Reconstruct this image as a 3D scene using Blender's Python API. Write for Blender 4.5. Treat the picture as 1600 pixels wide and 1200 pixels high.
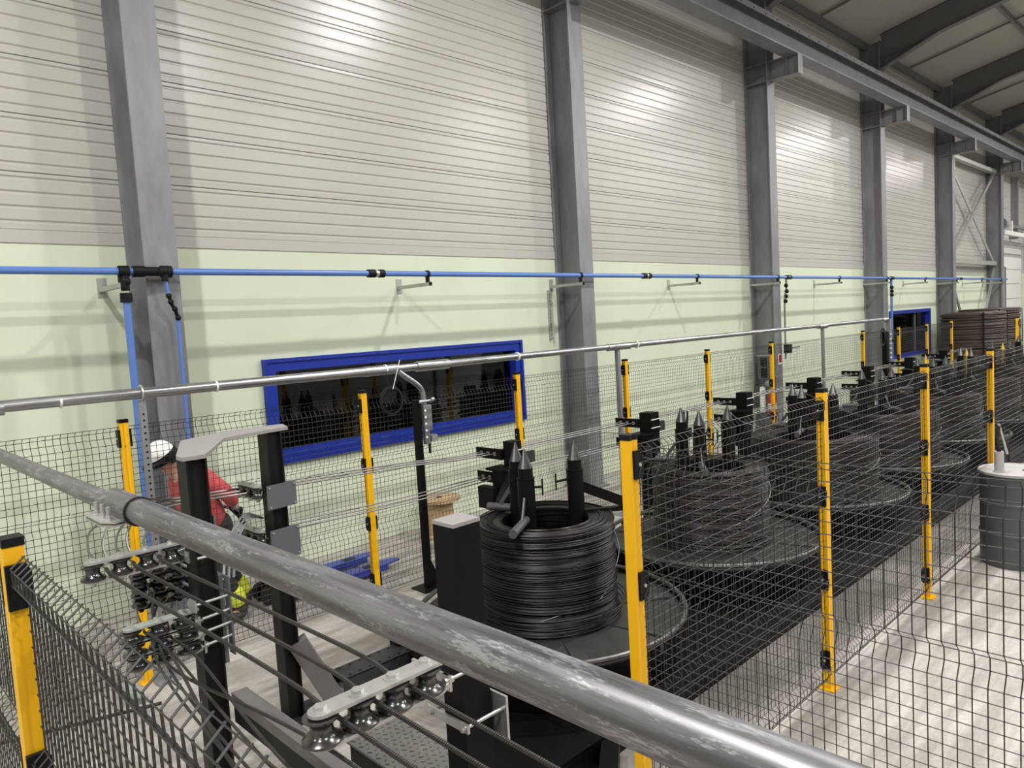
import bpy, bmesh, math, random
from mathutils import Vector, Matrix, Quaternion
C = bpy.context.scene.collection
for _o in list(bpy.data.objects): bpy.data.objects.remove(_o)
random.seed(7)
PI = math.pi
def V(*a): return Vector(a)

# ------------------------------------------------------------------ camera
def setup_camera():
    f, yaw, pitch, roll, H = 1151.24, math.radians(45.987), math.radians(4.492), math.radians(-3.351), 2.516
    fw = V(math.cos(yaw)*math.cos(pitch), math.sin(yaw)*math.cos(pitch), -math.sin(pitch))
    r = V(math.sin(yaw), -math.cos(yaw), 0); u = r.cross(fw)
    c, s = math.cos(roll), math.sin(roll)
    r2 = r*c + u*s; u2 = u*c - r*s
    cam = bpy.data.cameras.new('camera'); o = bpy.data.objects.new('camera', cam); C.objects.link(o)
    M = Matrix((r2, u2, -fw)).transposed().to_4x4(); M.translation = V(0, 0, H)
    o.matrix_world = M
    cam.sensor_width = 36; cam.lens = f*36/1600; cam.clip_start = .02; cam.clip_end = 200
    bpy.context.scene.camera = o
setup_camera()

# ------------------------------------------------------------------ world, exposure
w = bpy.data.worlds.new('world'); bpy.context.scene.world = w; w.use_nodes = True
w.node_tree.nodes['Background'].inputs[0].default_value = (.9, .95, 1, 1)
w.node_tree.nodes['Background'].inputs[1].default_value = .05
vs = bpy.context.scene.view_settings
vs.view_transform = 'Standard'; vs.look = 'None'; vs.gamma = 1; vs.exposure = 0.0; vs.use_curve_mapping = False

# ------------------------------------------------------------------ the hall's high-bay lamps (three rows under the roof)
LAMP_W = 390
LAMPS = [(x, 2.75) for x in (-9.5, -.8, 8.2, 17.8, 27.2, 36.5)] + [(x, -1.4) for x in (-4, 6.2, 15.4, 24.4, 34)] + [(x, -5.7) for x in (-8, 1.5, 11, 20, 30, 39)]
def add_lamp_light(x, y):
    L = bpy.data.lights.new('high_bay_lamp', 'AREA'); L.shape = 'DISK'; L.size = .32; L.energy = LAMP_W; L.color = (1, .98, .955)
    o = bpy.data.objects.new('high_bay_lamp', L); C.objects.link(o); o.location = (x, y, 8.6)
for _x, _y in LAMPS: add_lamp_light(_x, _y)

# ------------------------------------------------------------------ materials
def mat(name, col, rough=.5, metal=0., spec=.5, noise=0., nscale=8., nstretch=(1, 1, 1), bump=0., bscale=40., col2=None, rnoise=0., flecks=False):
    m = bpy.data.materials.new(name); m.use_nodes = True; nt = m.node_tree; b = nt.nodes['Principled BSDF']
    b.inputs['Base Color'].default_value = (*col, 1); b.inputs['Roughness'].default_value = rough
    b.inputs['Metallic'].default_value = metal; b.inputs['Specular IOR Level'].default_value = spec
    if noise or bump or rnoise:
        tc = nt.nodes.new('ShaderNodeTexCoord'); mp = nt.nodes.new('ShaderNodeMapping'); mp.inputs['Scale'].default_value = nstretch
        nt.links.new(tc.outputs['Object'], mp.inputs[0])
        n = nt.nodes.new('ShaderNodeTexNoise'); n.inputs['Scale'].default_value = nscale; n.inputs['Detail'].default_value = 6; n.inputs['Roughness'].default_value = .65
        nt.links.new(mp.outputs[0], n.inputs['Vector'])
        if noise:
            r = nt.nodes.new('ShaderNodeValToRGB'); c2 = col2 or tuple(max(0, c*(1-noise)) for c in col)
            r.color_ramp.elements[0].position = .36; r.color_ramp.elements[1].position = .64
            r.color_ramp.elements[0].color = (*c2, 1); r.color_ramp.elements[1].color = (*col, 1)
            nt.links.new(n.outputs['Fac'], r.inputs[0]); nt.links.new(r.outputs[0], b.inputs['Base Color'])
        if rnoise:
            mr = nt.nodes.new('ShaderNodeMapRange'); mr.inputs['From Min'].default_value = .3; mr.inputs['From Max'].default_value = .7
            mr.inputs['To Min'].default_value = max(.02, rough-rnoise); mr.inputs['To Max'].default_value = min(1, rough+rnoise)
            nt.links.new(n.outputs['Fac'], mr.inputs['Value']); nt.links.new(mr.outputs[0], b.inputs['Roughness'])
        if bump:
            n2 = nt.nodes.new('ShaderNodeTexNoise'); n2.inputs['Scale'].default_value = bscale; n2.inputs['Detail'].default_value = 3
            nt.links.new(mp.outputs[0], n2.inputs['Vector'])
            bp = nt.nodes.new('ShaderNodeBump'); bp.inputs['Strength'].default_value = bump; bp.inputs['Distance'].default_value = .01
            nt.links.new(n2.outputs['Fac'], bp.inputs['Height']); nt.links.new(bp.outputs[0], b.inputs['Normal'])
    if flecks:      # scratches and zinc spangle along the tube
        mp2 = nt.nodes.new('ShaderNodeMapping'); mp2.inputs['Scale'].default_value = (1, .16, 1); nt.links.new(tc.outputs['Object'], mp2.inputs[0])
        n3 = nt.nodes.new('ShaderNodeTexNoise'); n3.inputs['Scale'].default_value = 300; n3.inputs['Detail'].default_value = 4; n3.inputs['Roughness'].default_value = .7
        n4 = nt.nodes.new('ShaderNodeTexNoise'); n4.inputs['Scale'].default_value = 45; n4.inputs['Detail'].default_value = 2
        nt.links.new(mp2.outputs[0], n3.inputs['Vector']); nt.links.new(mp2.outputs[0], n4.inputs['Vector'])
        mu = nt.nodes.new('ShaderNodeMath'); mu.operation = 'MULTIPLY'; nt.links.new(n3.outputs['Fac'], mu.inputs[0]); nt.links.new(n4.outputs['Fac'], mu.inputs[1])
        r3 = nt.nodes.new('ShaderNodeValToRGB'); r3.color_ramp.elements[0].position = .285; r3.color_ramp.elements[1].position = .36
        nt.links.new(mu.outputs[0], r3.inputs[0])
        mx = nt.nodes.new('ShaderNodeMix'); mx.data_type = 'RGBA'; nt.links.new(r3.outputs[0], mx.inputs[0])
        src = b.inputs['Base Color'].links[0].from_socket; nt.links.new(src, mx.inputs[6]); mx.inputs[7].default_value = (.43, .435, .45, 1); nt.links.new(mx.outputs[2], b.inputs['Base Color'])
    return m
M = {}
M['clad'] = mat('cladding_white', (.49, .478, .443), .28, 0, .5)
M['green'] = mat('pale_green_paint', (.66, .72, .555), .55, 0, .3, noise=.05, nscale=.6)
M['roof'] = mat('roof_liner', (.40, .39, .355), .5, 0, .3)
M['hall'] = mat('hall_wall', (.5, .5, .47), .6)
M['galv_col'] = mat('galvanized_column', (.27, .273, .29), .48, .25, .5, noise=.32, nscale=3.5, nstretch=(1, 1, .3), rnoise=.08)
M['beamweb'] = mat('dull_beam_grey', (.17, .168, .172), .5, .1, .4, noise=.2, nscale=3)
M['rafter'] = mat('grey_rafter_paint', (.15, .152, .155), .5)
M['galv'] = mat('galvanized_tube', (.29, .285, .30), .42, .85, .6, noise=.5, nscale=40, nstretch=(1, .05, 1), rnoise=.10, flecks=True)
M['galvx'] = mat('galvanized_tube_long', (.46, .47, .48), .32, .85, .5, noise=.3, nscale=22, nstretch=(.12, 1, 1), rnoise=.1)
M['zinc'] = mat('zinc_plate', (.60, .60, .59), .34, .75, .5, noise=.1, nscale=20)
M['bracket'] = mat('grey_green_bracket', (.42, .44, .40), .45, .4)
M['blue_pipe'] = mat('blue_pipe_paint', (.10, .20, .52), .3)
M['blue'] = mat('blue_frame_paint', (.006, .028, .30), .4)
M['truckblue'] = mat('blue_truck_paint', (.025, .045, .33), .35)
M['yellow'] = mat('yellow_post_paint', (.86, .46, .004), .35)
M['black'] = mat('black_paint', (.004, .004, .0045), .45, 0, .16)
M['blackplastic'] = mat('black_plastic', (.007, .007, .008), .5, 0, .2)
M['darkgrey'] = mat('dark_grey_paint', (.042, .042, .043), .5, 0, .25, noise=.15, nscale=4)
M['beam'] = mat('machine_black_steel', (.014, .014, .0135), .5, .1, .2, noise=.3, nscale=5)
M['bedgrey'] = mat('warm_grey_steel', (.14, .135, .13), .5, 0, .3, noise=.15, nscale=4)
M['topplate'] = mat('frame_top_plate', (.29, .275, .27), .55)
M['greyplate'] = mat('grey_cover_plate', (.12, .125, .14), .5, .2)
M['mesh'] = mat('black_mesh_wire', (.026, .0235, .0215), .45, 0, .5)
M['coil2'] = mat('dull_drawn_wire', (.042, .035, .034), .45, .5, .4, noise=.5, nscale=5, nstretch=(1, 1, 6), rnoise=.1)
M['coil'] = mat('dark_drawn_wire', (.034, .030, .031), .38, .7, .5, noise=.5, nscale=5, nstretch=(1, 1, 6), rnoise=.1)
M['coilbrown'] = mat('brown_rolled_wire', (.105, .080, .068), .55, .4, .5, noise=.4, nscale=3, nstretch=(1, 1, 6))
M['wire'] = mat('steel_wire_grey', (.20, .195, .185), .38, .8)
M['rebar'] = mat('ribbed_wire_dark', (.050, .045, .042), .45, .55)
def add_ribs(m):
    nt = m.node_tree; b = nt.nodes['Principled BSDF']; tc = nt.nodes.new('ShaderNodeTexCoord'); wv = nt.nodes.new('ShaderNodeTexWave')
    wv.bands_direction = 'Y'; wv.inputs['Scale'].default_value = 32; wv.inputs['Distortion'].default_value = 0
    bp = nt.nodes.new('ShaderNodeBump'); bp.inputs['Strength'].default_value = .8; bp.inputs['Distance'].default_value = .004
    nt.links.new(tc.outputs['Object'], wv.inputs['Vector']); nt.links.new(wv.outputs['Fac'], bp.inputs['Height']); nt.links.new(bp.outputs[0], b.inputs['Normal'])
add_ribs(M['rebar'])
M['roller'] = mat('polished_roller', (.13, .127, .124), .2, .88)
M['cone'] = mat('machined_cone', (.10, .10, .105), .3, .9)
M['tray'] = mat('tray_steel', (.060, .058, .055), .5, .4, noise=.35, nscale=4)
M['rim'] = mat('tray_rim', (.16, .155, .15), .42, .8, noise=.4, nscale=10)
M['arm'] = mat('worn_arm_steel', (.11, .108, .11), .5, .5)
M['tread'] = mat('tread_plate', (.21, .205, .195), .45, .5, noise=.2, nscale=6)
M['white'] = mat('white_plastic', (.85, .85, .83), .35)
M['skin'] = mat('skin', (.52, .29, .21), .5)
M['red'] = mat('red_jacket', (.62, .085, .095), .8, noise=.25, nscale=14, bump=.4, bscale=25)
M['trouser'] = mat('dark_trousers', (.02, .02, .025), .85)
M['hivis'] = mat('hivis_yellow', (.72, .80, .05), .7)
M['glove'] = mat('grey_glove', (.30, .30, .30), .8)
M['boot'] = mat('dark_boot', (.04, .032, .03), .6)
M['wood'] = mat('pale_wood', (.55, .38, .20), .7, noise=.25, nscale=6, nstretch=(1, 6, 1))
M['barrel'] = mat('grey_barrel_paint', (.075, .080, .090), .42)
M['lid'] = mat('grey_barrel_lid', (.42, .41, .40), .45, noise=.15, nscale=5)
M['redpaint'] = mat('red_paint', (.45, .015, .03), .35)
M['boxgrey'] = mat('grey_enclosure', (.085, .085, .09), .5)
M['boxlight'] = mat('light_grey_plastic', (.30, .34, .34), .5)
M['brass'] = mat('brass_yellow', (.45, .31, .06), .4, .5)
M['doorwhite'] = mat('door_white', (.74, .73, .69), .45)
M['rubber'] = mat('black_rubber', (.008, .008, .008), .6)
M['lamp'] = mat('lamp_housing', (.5, .5, .5), .4)
M['room'] = mat('office_dark', (.30, .29, .27), .8)
def floor_mat():
    m = bpy.data.materials.new('concrete_floor'); m.use_nodes = True; nt = m.node_tree; b = nt.nodes['Principled BSDF']
    tc = nt.nodes.new('ShaderNodeTexCoord')
    def noise(scale, stretch, detail=6, rot=0):
        mp = nt.nodes.new('ShaderNodeMapping'); mp.inputs['Scale'].default_value = stretch; mp.inputs['Rotation'].default_value = (0, 0, rot)
        n = nt.nodes.new('ShaderNodeTexNoise'); n.inputs['Scale'].default_value = scale; n.inputs['Detail'].default_value = detail; n.inputs['Roughness'].default_value = .6
        nt.links.new(tc.outputs['Object'], mp.inputs[0]); nt.links.new(mp.outputs[0], n.inputs['Vector']); return n
    a = noise(1.1, (1, 1, 1)); s = noise(3.0, (.35, 2.2, 1), rot=.25); f = noise(30, (1, 1, 1), 3)
    r = nt.nodes.new('ShaderNodeValToRGB'); r.color_ramp.elements[0].position = .3; r.color_ramp.elements[1].position = .7
    r.color_ramp.elements[0].color = (.42, .39, .355, 1); r.color_ramp.elements[1].color = (.53, .505, .47, 1)
    nt.links.new(a.outputs['Fac'], r.inputs[0])
    r2 = nt.nodes.new('ShaderNodeValToRGB'); r2.color_ramp.elements[0].position = .42; r2.color_ramp.elements[1].position = .62
    r2.color_ramp.elements[0].color = (.66, .65, .64, 1); r2.color_ramp.elements[1].color = (1, 1, 1, 1)
    nt.links.new(s.outputs['Fac'], r2.inputs[0])
    mx = nt.nodes.new('ShaderNodeMix'); mx.data_type = 'RGBA'; mx.blend_type = 'MULTIPLY'; mx.inputs[0].default_value = .95
    nt.links.new(r.outputs[0], mx.inputs[6]); nt.links.new(r2.outputs[0], mx.inputs[7])
    mx2 = nt.nodes.new('ShaderNodeMix'); mx2.data_type = 'RGBA'; mx2.blend_type = 'OVERLAY'; mx2.inputs[0].default_value = .25
    nt.links.new(mx.outputs[2], mx2.inputs[6]); nt.links.new(f.outputs['Fac'], mx2.inputs[7])
    # patchy darker floor colour around the coil stands
    sp = nt.nodes.new('ShaderNodeSeparateXYZ'); nt.links.new(tc.outputs['Object'], sp.inputs[0])
    def ramp(sock, a, b_):
        q = nt.nodes.new('ShaderNodeMapRange'); q.interpolation_type = 'SMOOTHSTEP'; q.inputs['From Min'].default_value = a; q.inputs['From Max'].default_value = b_; nt.links.new(sock, q.inputs['Value']); return q.outputs[0]
    def mul(p, q):
        n_ = nt.nodes.new('ShaderNodeMath'); n_.operation = 'MULTIPLY'; nt.links.new(p, n_.inputs[0]); nt.links.new(q, n_.inputs[1]); return n_.outputs[0]
    dm = mul(mul(ramp(sp.outputs[0], 2.6, 3.4), ramp(sp.outputs[1], 2.02, 2.35)), mul(ramp(sp.outputs[1], 5.6, 5.0), ramp(a.outputs['Fac'], .1, .6)))
    mx3 = nt.nodes.new('ShaderNodeMix'); mx3.data_type = 'RGBA'; nt.links.new(dm, mx3.inputs[0]); nt.links.new(mx2.outputs[2], mx3.inputs[6]); mx3.inputs[7].default_value = (.13, .12, .11, 1)
    nt.links.new(mx3.outputs[2], b.inputs['Base Color'])
    b.inputs['Roughness'].default_value = .48; b.inputs['Specular IOR Level'].default_value = .35
    return m
M['floor'] = floor_mat()
def glass_mat():
    m = bpy.data.materials.new('window_glass'); m.use_nodes = True; nt = m.node_tree; nt.nodes.remove(nt.nodes['Principled BSDF'])
    out = nt.nodes['Material Output']; g = nt.nodes.new('ShaderNodeBsdfGlossy'); g.inputs['Roughness'].default_value = .0
    t = nt.nodes.new('ShaderNodeBsdfTransparent'); t.inputs[0].default_value = (.55, .58, .58, 1)
    fr = nt.nodes.new('ShaderNodeFresnel'); fr.inputs[0].default_value = 1.5; mx = nt.nodes.new('ShaderNodeMixShader')
    nt.links.new(fr.outputs[0], mx.inputs[0]); nt.links.new(t.outputs[0], mx.inputs[1]); nt.links.new(g.outputs[0], mx.inputs[2]); nt.links.new(mx.outputs[0], out.inputs[0])
    return m
M['glass'] = glass_mat()

# ------------------------------------------------------------------ mesh helpers
def frame_of(d):
    d = d.normalized(); a = V(0, 0, 1) if abs(d.z) < .95 else V(1, 0, 0)
    x = d.cross(a).normalized(); return x, x.cross(d).normalized()
class MB:
    def __init__(s): s.v = []; s.f = []; s.m = []; s.cur = 0
    def add(s, vs, fs):
        o = len(s.v); s.v += [tuple(p) for p in vs]; s.f += [tuple(i+o for i in f) for f in fs]; s.m += [s.cur]*len(fs)
    def box(s, c, size, rot=None):
        hx, hy, hz = size[0]/2, size[1]/2, size[2]/2; c = V(*c)
        p = [V(x, y, z) for x in (-hx, hx) for y in (-hy, hy) for z in (-hz, hz)]
        if rot is not None: p = [rot @ q for q in p]
        s.add([q+c for q in p], [(0, 1, 3, 2), (4, 6, 7, 5), (0, 4, 5, 1), (2, 3, 7, 6), (0, 2, 6, 4), (1, 5, 7, 3)])
    def bb(s, x0, x1, y0, y1, z0, z1): s.box(((x0+x1)/2, (y0+y1)/2, (z0+z1)/2), (abs(x1-x0), abs(y1-y0), abs(z1-z0)))
    def bar(s, a, b, wd, h, up=(0, 0, 1)):
        a, b = V(*a), V(*b); d = b-a; L = d.length; d.normalize(); u = V(*up)
        x = d.cross(u); 
        if x.length < 1e-4: x = d.cross(V(1, 0, 0))
        x.normalize(); z = x.cross(d)
        s.box((a+b)/2, (wd, L, h), Matrix((x, d, z)).transposed())
    def cyl(s, a, b, r0, r1=None, n=16, caps=True):
        r1 = r0 if r1 is None else r1; a, b = V(*a), V(*b); x, y = frame_of(b-a); vs = []; fs = []
        for i in range(n):
            t = 2*PI*i/n; d = x*math.cos(t)+y*math.sin(t); vs += [a+d*r0, b+d*r1]
        for i in range(n):
            j = (i+1) % n; fs.append((2*i, 2*j, 2*j+1, 2*i+1))
        if caps: fs += [tuple(2*i for i in range(n))[::-1], tuple(2*i+1 for i in range(n))]
        s.add(vs, fs)
    def tube(s, pts, r, n=8, closed=False, caps=True):
        pts = [V(*p) for p in pts]; N = len(pts); vs = []; fs = []; x = None
        for i, p in enumerate(pts):
            if closed: d = pts[(i+1) % N]-pts[i-1]
            else: d = pts[min(i+1, N-1)]-pts[max(i-1, 0)]
            d.normalize()
            if x is None: x, y = frame_of(d)
            else:
                x = (x-d*x.dot(d)); x.normalize(); y = x.cross(d)
            rr = r[i] if isinstance(r, (list, tuple)) else r
            for k in range(n):
                t = 2*PI*k/n; vs.append(p+(x*math.cos(t)+y*math.sin(t))*rr)
        for i in range(N if closed else N-1):
            j = (i+1) % N
            for k in range(n):
                l = (k+1) % n; fs.append((i*n+k, i*n+l, j*n+l, j*n+k))
        if caps and not closed: fs += [tuple(range(n))[::-1], tuple((N-1)*n+k for k in range(n))]
        s.add(vs, fs)
    def lathe(s, prof, n=24, c=(0, 0, 0), axis=(0, 0, 1), closed=False):
        c = V(*c); ax = V(*axis).normalized(); x, y = frame_of(ax); P = len(prof); vs = []; fs = []
        for i in range(n):
            t = 2*PI*i/n; d = x*math.cos(t)+y*math.sin(t)
            for r, z in prof: vs.append(c+d*r+ax*z)
        for i in range(n):
            j = (i+1) % n
            for k in range(P if closed else P-1):
                l = (k+1) % P
                fs.append((i*P+k, j*P+k, j*P+l, i*P+l))
        s.add(vs, fs)
    def prism(s, poly, z0, z1):
        n = len(poly); vs = [(x, y, z0) for x, y in poly]+[(x, y, z1) for x, y in poly]
        s.add(vs, [tuple(range(n))[::-1], tuple(range(n, 2*n))]+[(i, (i+1) % n, n+(i+1) % n, n+i) for i in range(n)])
    def prism_m(s, poly, t, mtx):
        n = len(poly); vs = [mtx @ V(x, y, -t/2) for x, y in poly]+[mtx @ V(x, y, t/2) for x, y in poly]
        s.add(vs, [tuple(range(n))[::-1], tuple(range(n, 2*n))]+[(i, (i+1) % n, n+(i+1) % n, n+i) for i in range(n)])
    def sphere(s, c, r, nu=16, nv=10, sc=(1, 1, 1)):
        c = V(*c); vs = []; fs = []
        for i in range(nv+1):
            a = PI*i/nv
            for j in range(nu):
                b = 2*PI*j/nu; vs.append(c+V(r*sc[0]*math.sin(a)*math.cos(b), r*sc[1]*math.sin(a)*math.sin(b), r*sc[2]*math.cos(a)))
        for i in range(nv):
            for j in range(nu):
                k = (j+1) % nu; fs.append((i*nu+j, (i+1)*nu+j, (i+1)*nu+k, i*nu+k))
        s.add(vs, fs)
    def mesh(s, name, m, smooth=False, off=None):
        vs = s.v if off is None else [(p[0]-off[0], p[1]-off[1], p[2]-off[2]) for p in s.v]
        me = bpy.data.meshes.new(name); me.from_pydata(vs, [], s.f)
        for k in (m if isinstance(m, (list, tuple)) else [m]): me.materials.append(M[k] if isinstance(k, str) else k)
        if isinstance(m, (list, tuple)): me.polygons.foreach_set('material_index', s.m)
        me.update()
        bm = bmesh.new(); bm.from_mesh(me); bmesh.ops.recalc_face_normals(bm, faces=bm.faces); bm.to_mesh(me); bm.free()
        if smooth:
            for p in me.polygons: p.use_smooth = True
            me.set_sharp_from_angle(angle=math.radians(38))
        return me
    def build(s, name, m, parent=None, smooth=False):
        off = None
        if parent is not None:
            off = Vector(parent.get('_o', (0, 0, 0)))
        o = bpy.data.objects.new(name, s.mesh(name, m, smooth, off)); C.objects.link(o)
        if parent is not None: o.parent = parent; o['_o'] = list(off)
        return o
def tag(o, label=None, cat=None, group=None, kind=None):
    if label: o['label'] = label
    if cat: o['category'] = cat
    if group: o['group'] = group
    if kind: o['kind'] = kind
    return o
def thing(name, label, cat, loc=(0, 0, 0), group=None, rot=None):
    o = bpy.data.objects.new(name, None); C.objects.link(o); o.location = loc; o.empty_display_size = .1
    o['_o'] = list(loc)
    return tag(o, label, cat, group)
def one(name, mb, m, label, cat, group=None, smooth=True, origin=None):      # a thing that is one mesh
    vs = mb.v; xs = [p[0] for p in vs]; ys = [p[1] for p in vs]; zs = [p[2] for p in vs]
    off = origin or ((min(xs)+max(xs))/2, (min(ys)+max(ys))/2, min(zs))
    o = bpy.data.objects.new(name, mb.mesh(name, m, smooth, off)); C.objects.link(o); o.location = off; o['_o'] = list(off)
    return tag(o, label, cat, group)
def kids(o): return [c for c in bpy.data.objects if c.parent == o]
KID = {}
def dup(root, loc, label=None, group=None, rotz=None):
    if root.name not in KID: KID[root.name] = [(c, kids(c)) for c in kids(root)]
    r = root.copy(); C.objects.link(r); r.location = loc
    if rotz is not None: r.rotation_euler = (0, 0, rotz)
    if label: r['label'] = label
    if group: r['group'] = group
    for ch, gs in KID[root.name]:
        c = ch.copy(); C.objects.link(c); c.parent = r
        for g in gs:
            d = g.copy(); C.objects.link(d); d.parent = c
    return r
def share(name, me, parent, loc, rot=None, scale=None):
    o = bpy.data.objects.new(name, me); C.objects.link(o); o.parent = parent; o.location = loc
    if rot: o.rotation_euler = rot
    if scale: o.scale = scale
    return o
def hexbolt(mb, c, r, h, axis=(0, 0, 1)):
    c = V(*c); a = V(*axis).normalized(); mb.cyl(c, c+a*(h*.25), r*1.45, n=16); mb.cyl(c+a*(h*.25), c+a*h, r, n=6)
def spline(pts, k=8):
    P = [V(*p) for p in pts]; out = []
    for i in range(len(P)-1):
        p0, p1, p2, p3 = P[max(i-1, 0)], P[i], P[i+1], P[min(i+2, len(P)-1)]
        for j in range(k):
            t = j/k; out.append(.5*((2*p1)+(p2-p0)*t+(2*p0-5*p1+4*p2-p3)*t*t+(3*p1-p0-3*p2+p3)*t**3))
    out.append(P[-1]); return out
def struct(name, mb, m, smooth=False):
    o = mb.build(name, m, None, smooth); o['kind'] = 'structure'; return o

# ================================================================== THE SETTING
YW = 7.6
X0, X1 = -13.0, 46.0
mb = MB(); mb.bb(X0, X1, -15, 8.2, -.2, 0); floor = struct('floor', mb, 'floor')
# lower green wall with two window openings and the door opening
WIN = [(3.60, 7.55, 1.15, 2.31), (22.4, 25.95, .92, 2.31)]
DOOR = (33.45, 38.6, 0, 4.9)
mb = MB()
def wall_seg(x0, x1, z0, z1): mb.bb(x0, x1, YW, YW+.25, z0, z1)
wall_seg(X0, 3.60, 0, 3.49)
for i, (a, b, c, d) in enumerate(WIN):
    wall_seg(a, b, 0, c); wall_seg(a, b, d, 3.49)
wall_seg(7.55, 22.4, 0, 3.49); wall_seg(25.95, DOOR[0], 0, 3.49); wall_seg(DOOR[1], X1, 0, 3.49)
wall = struct('wall_back', mb, 'green')
# horizontal cladding panels, one object per panel: .5 m rows, grooves pressed into the face
def clad_mesh(L, h):
    m = MB(); prof = [(0, .012)]       # (z, depth from face)
    prof += [(.004, .001)]
    for g in (.068, .193, .318, .443):
        if g+.01 < h: prof += [(g-.015, 0.0), (g-.005, .011), (g+.006, .011), (g+.020, 0.0)]
    prof += [(h-.008, .001), (h-.003, .012)]
    vs = []; fs = []
    for z, d in prof: vs += [(-L/2+.002, d, z), (L/2-.002, d, z)]
    n = len(prof); vs += [(-L/2+.002, .05, h-.003), (L/2-.002, .05, h-.003), (-L/2+.002, .05, 0), (L/2-.002, .05, 0)]
    for i in range(n-1): fs.append((2*i, 2*i+1, 2*i+3, 2*i+2))
    fs += [(2*n-2, 2*n-1, 2*n+1, 2*n), (2*n, 2*n+1, 2*n+3, 2*n+2), (2*n+2, 2*n+3, 1, 0),
           tuple(range(0, 2*n, 2))+(2*n, 2*n+2), tuple(range(1, 2*n, 2))+(2*n+1, 2*n+3)]
    m.add(vs, fs); return m.mesh('cladding_panel', 'clad')
COLX = [-9.66, -3.59, 2.49, 8.54, 14.58, 20.74, 26.87, 32.95, 39.0, 45.0]
for i in range(len(COLX)-1):
    a, b = COLX[i], COLX[i+1]
    if i == 0: a = X0
    me = clad_mesh(b-a, .5)
    for k in range(12):
        z = 3.602+.5*k
        if i == 7 and z < 4.9: continue
        share('cladding_panel', me, wall, ((a+b)/2, YW, z))
mb = MB(); mb.bb(X0, DOOR[0], YW-.012, YW+.06, 3.487, 3.60); mb.bb(DOOR[1], X1, YW-.012, YW+.06, 3.487, 3.60); struct('trim_1', mb, 'clad')
mb = MB(); mb.bb(X0, X1, YW+.06, YW+.25, 3.49, 9.7); struct('wall_back_outer', mb, 'hall')
# roof liner, the other walls of the hall
def roofz(y): return 9.3+.2*(7.6-y)
mb = MB(); mb.add([(X0, 7.85, roofz(7.85)), (X1, 7.85, roofz(7.85)), (X1, -3.5, roofz(-3.5)), (X0, -3.5, roofz(-3.5)), (X1, -15, roofz(-3.5)-2.3), (X0, -15, roofz(-3.5)-2.3)], [(0, 1, 2, 3), (3, 2, 4, 5)])
mb.add([(x, y, z+.15) for x, y, z in mb.v[:6]], [(3, 2, 1, 0), (5, 4, 2, 3)])
struct('ceiling', mb, 'roof')
mb = MB(); mb.bb(X0, X1, -15.2, -15, 0, 10); struct('wall_front', mb, 'hall')
mb = MB(); mb.bb(X0-.2, X0, -15, 8, 0, 12); struct('wall_left', mb, 'hall')
mb = MB(); mb.bb(X1, X1+.2, -15, 8, 0, 12); struct('wall_right', mb, 'hall')
# windows: blue frames, dark glass, the unlit room behind
for i, (a, b, c, d) in enumerate(WIN):
    fw = .14 if i == 0 else .10
    mb = MB()
    for (x0, x1, z0, z1) in ((a, b, d-fw, d), (a, b, c, c+fw), (a, a+fw, c+fw, d-fw), (b-fw, b, c+fw, d-fw)):
        mb.bb(x0, x1, YW-.035, YW+.2, z0, z1)
    for (x0, x1, z0, z1) in ((a, b, d-.04, d+.0), (a, b, c, c+.04), (a, a+.04, c+.04, d-.04), (b-.04, b, c+.04, d-.04)):
        mb.bb(x0, x1, YW-.055, YW-.034, z0, z1)
    f = struct('window_%d' % (i+1), mb, 'blue')
    mb = MB(); mb.bb(a+fw, b-fw, YW+.09, YW+.10, c+fw, d-fw); mb.build('pane', 'glass', f)
    if i == 1: mb = MB(); mb.bb(a+2.35, a+2.43, YW+.05, YW+.085, c+fw, d-fw); mb.build('mullion', 'boxgrey', f)
    mb = MB()
    mb.bb(a-.3, b+.3, 10.4, 10.5, 0, 3); mb.bb(a-.3, b+.3, YW+.26, 10.5, -.0, .02); mb.bb(a-.3, b+.3, YW+.26, 10.5, 2.9, 3.0)
    mb.bb(a-.4, a-.3, YW+.26, 10.5, 0, 3); mb.bb(b+.3, b+.4, YW+.26, 10.5, 0, 3)
    r = struct('wall_office_%d' % (i+1), mb, 'room')
# sectional door in the far bay
mb = MB(); mb.bb(DOOR[0], DOOR[1], YW+.1, YW+.16, 0, DOOR[3]); d1 = struct('door_1', mb, 'doorwhite')
for k in range(8):
    mb = MB(); z = k*.61; mb.bb(DOOR[0]+.1, DOOR[1]-.1, YW+.03, YW+.1, z+.012, min(DOOR[3], z+.598)); mb.build('door_section', 'doorwhite', d1)
mb = MB(); mb.cyl((33.7, 7.38, 5.35), (38.6, 7.38, 5.35), .075, n=12); mb.cyl((33.75, 7.38, 5.35), (33.95, 7.38, 5.35), .24, n=20); mb.build('spring_shaft', 'galv_col', d1, True)
mb = MB(); mb.bb(33.55, 38.6, 7.15, 7.3, 4.92, 5.08); mb.bb(34.9, 35.05, 7.2, 7.55, 5.0, 5.5); mb.build('shaft_rail', 'doorwhite', d1)
mb = MB(); mb.bb(33.5, 38.6, 7.2, 7.3, 4.55, 4.62); mb.bb(36.6, 36.8, 7.35, 7.6, 4.9, 7.4); mb.build('track', 'galv_col', d1)

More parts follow.
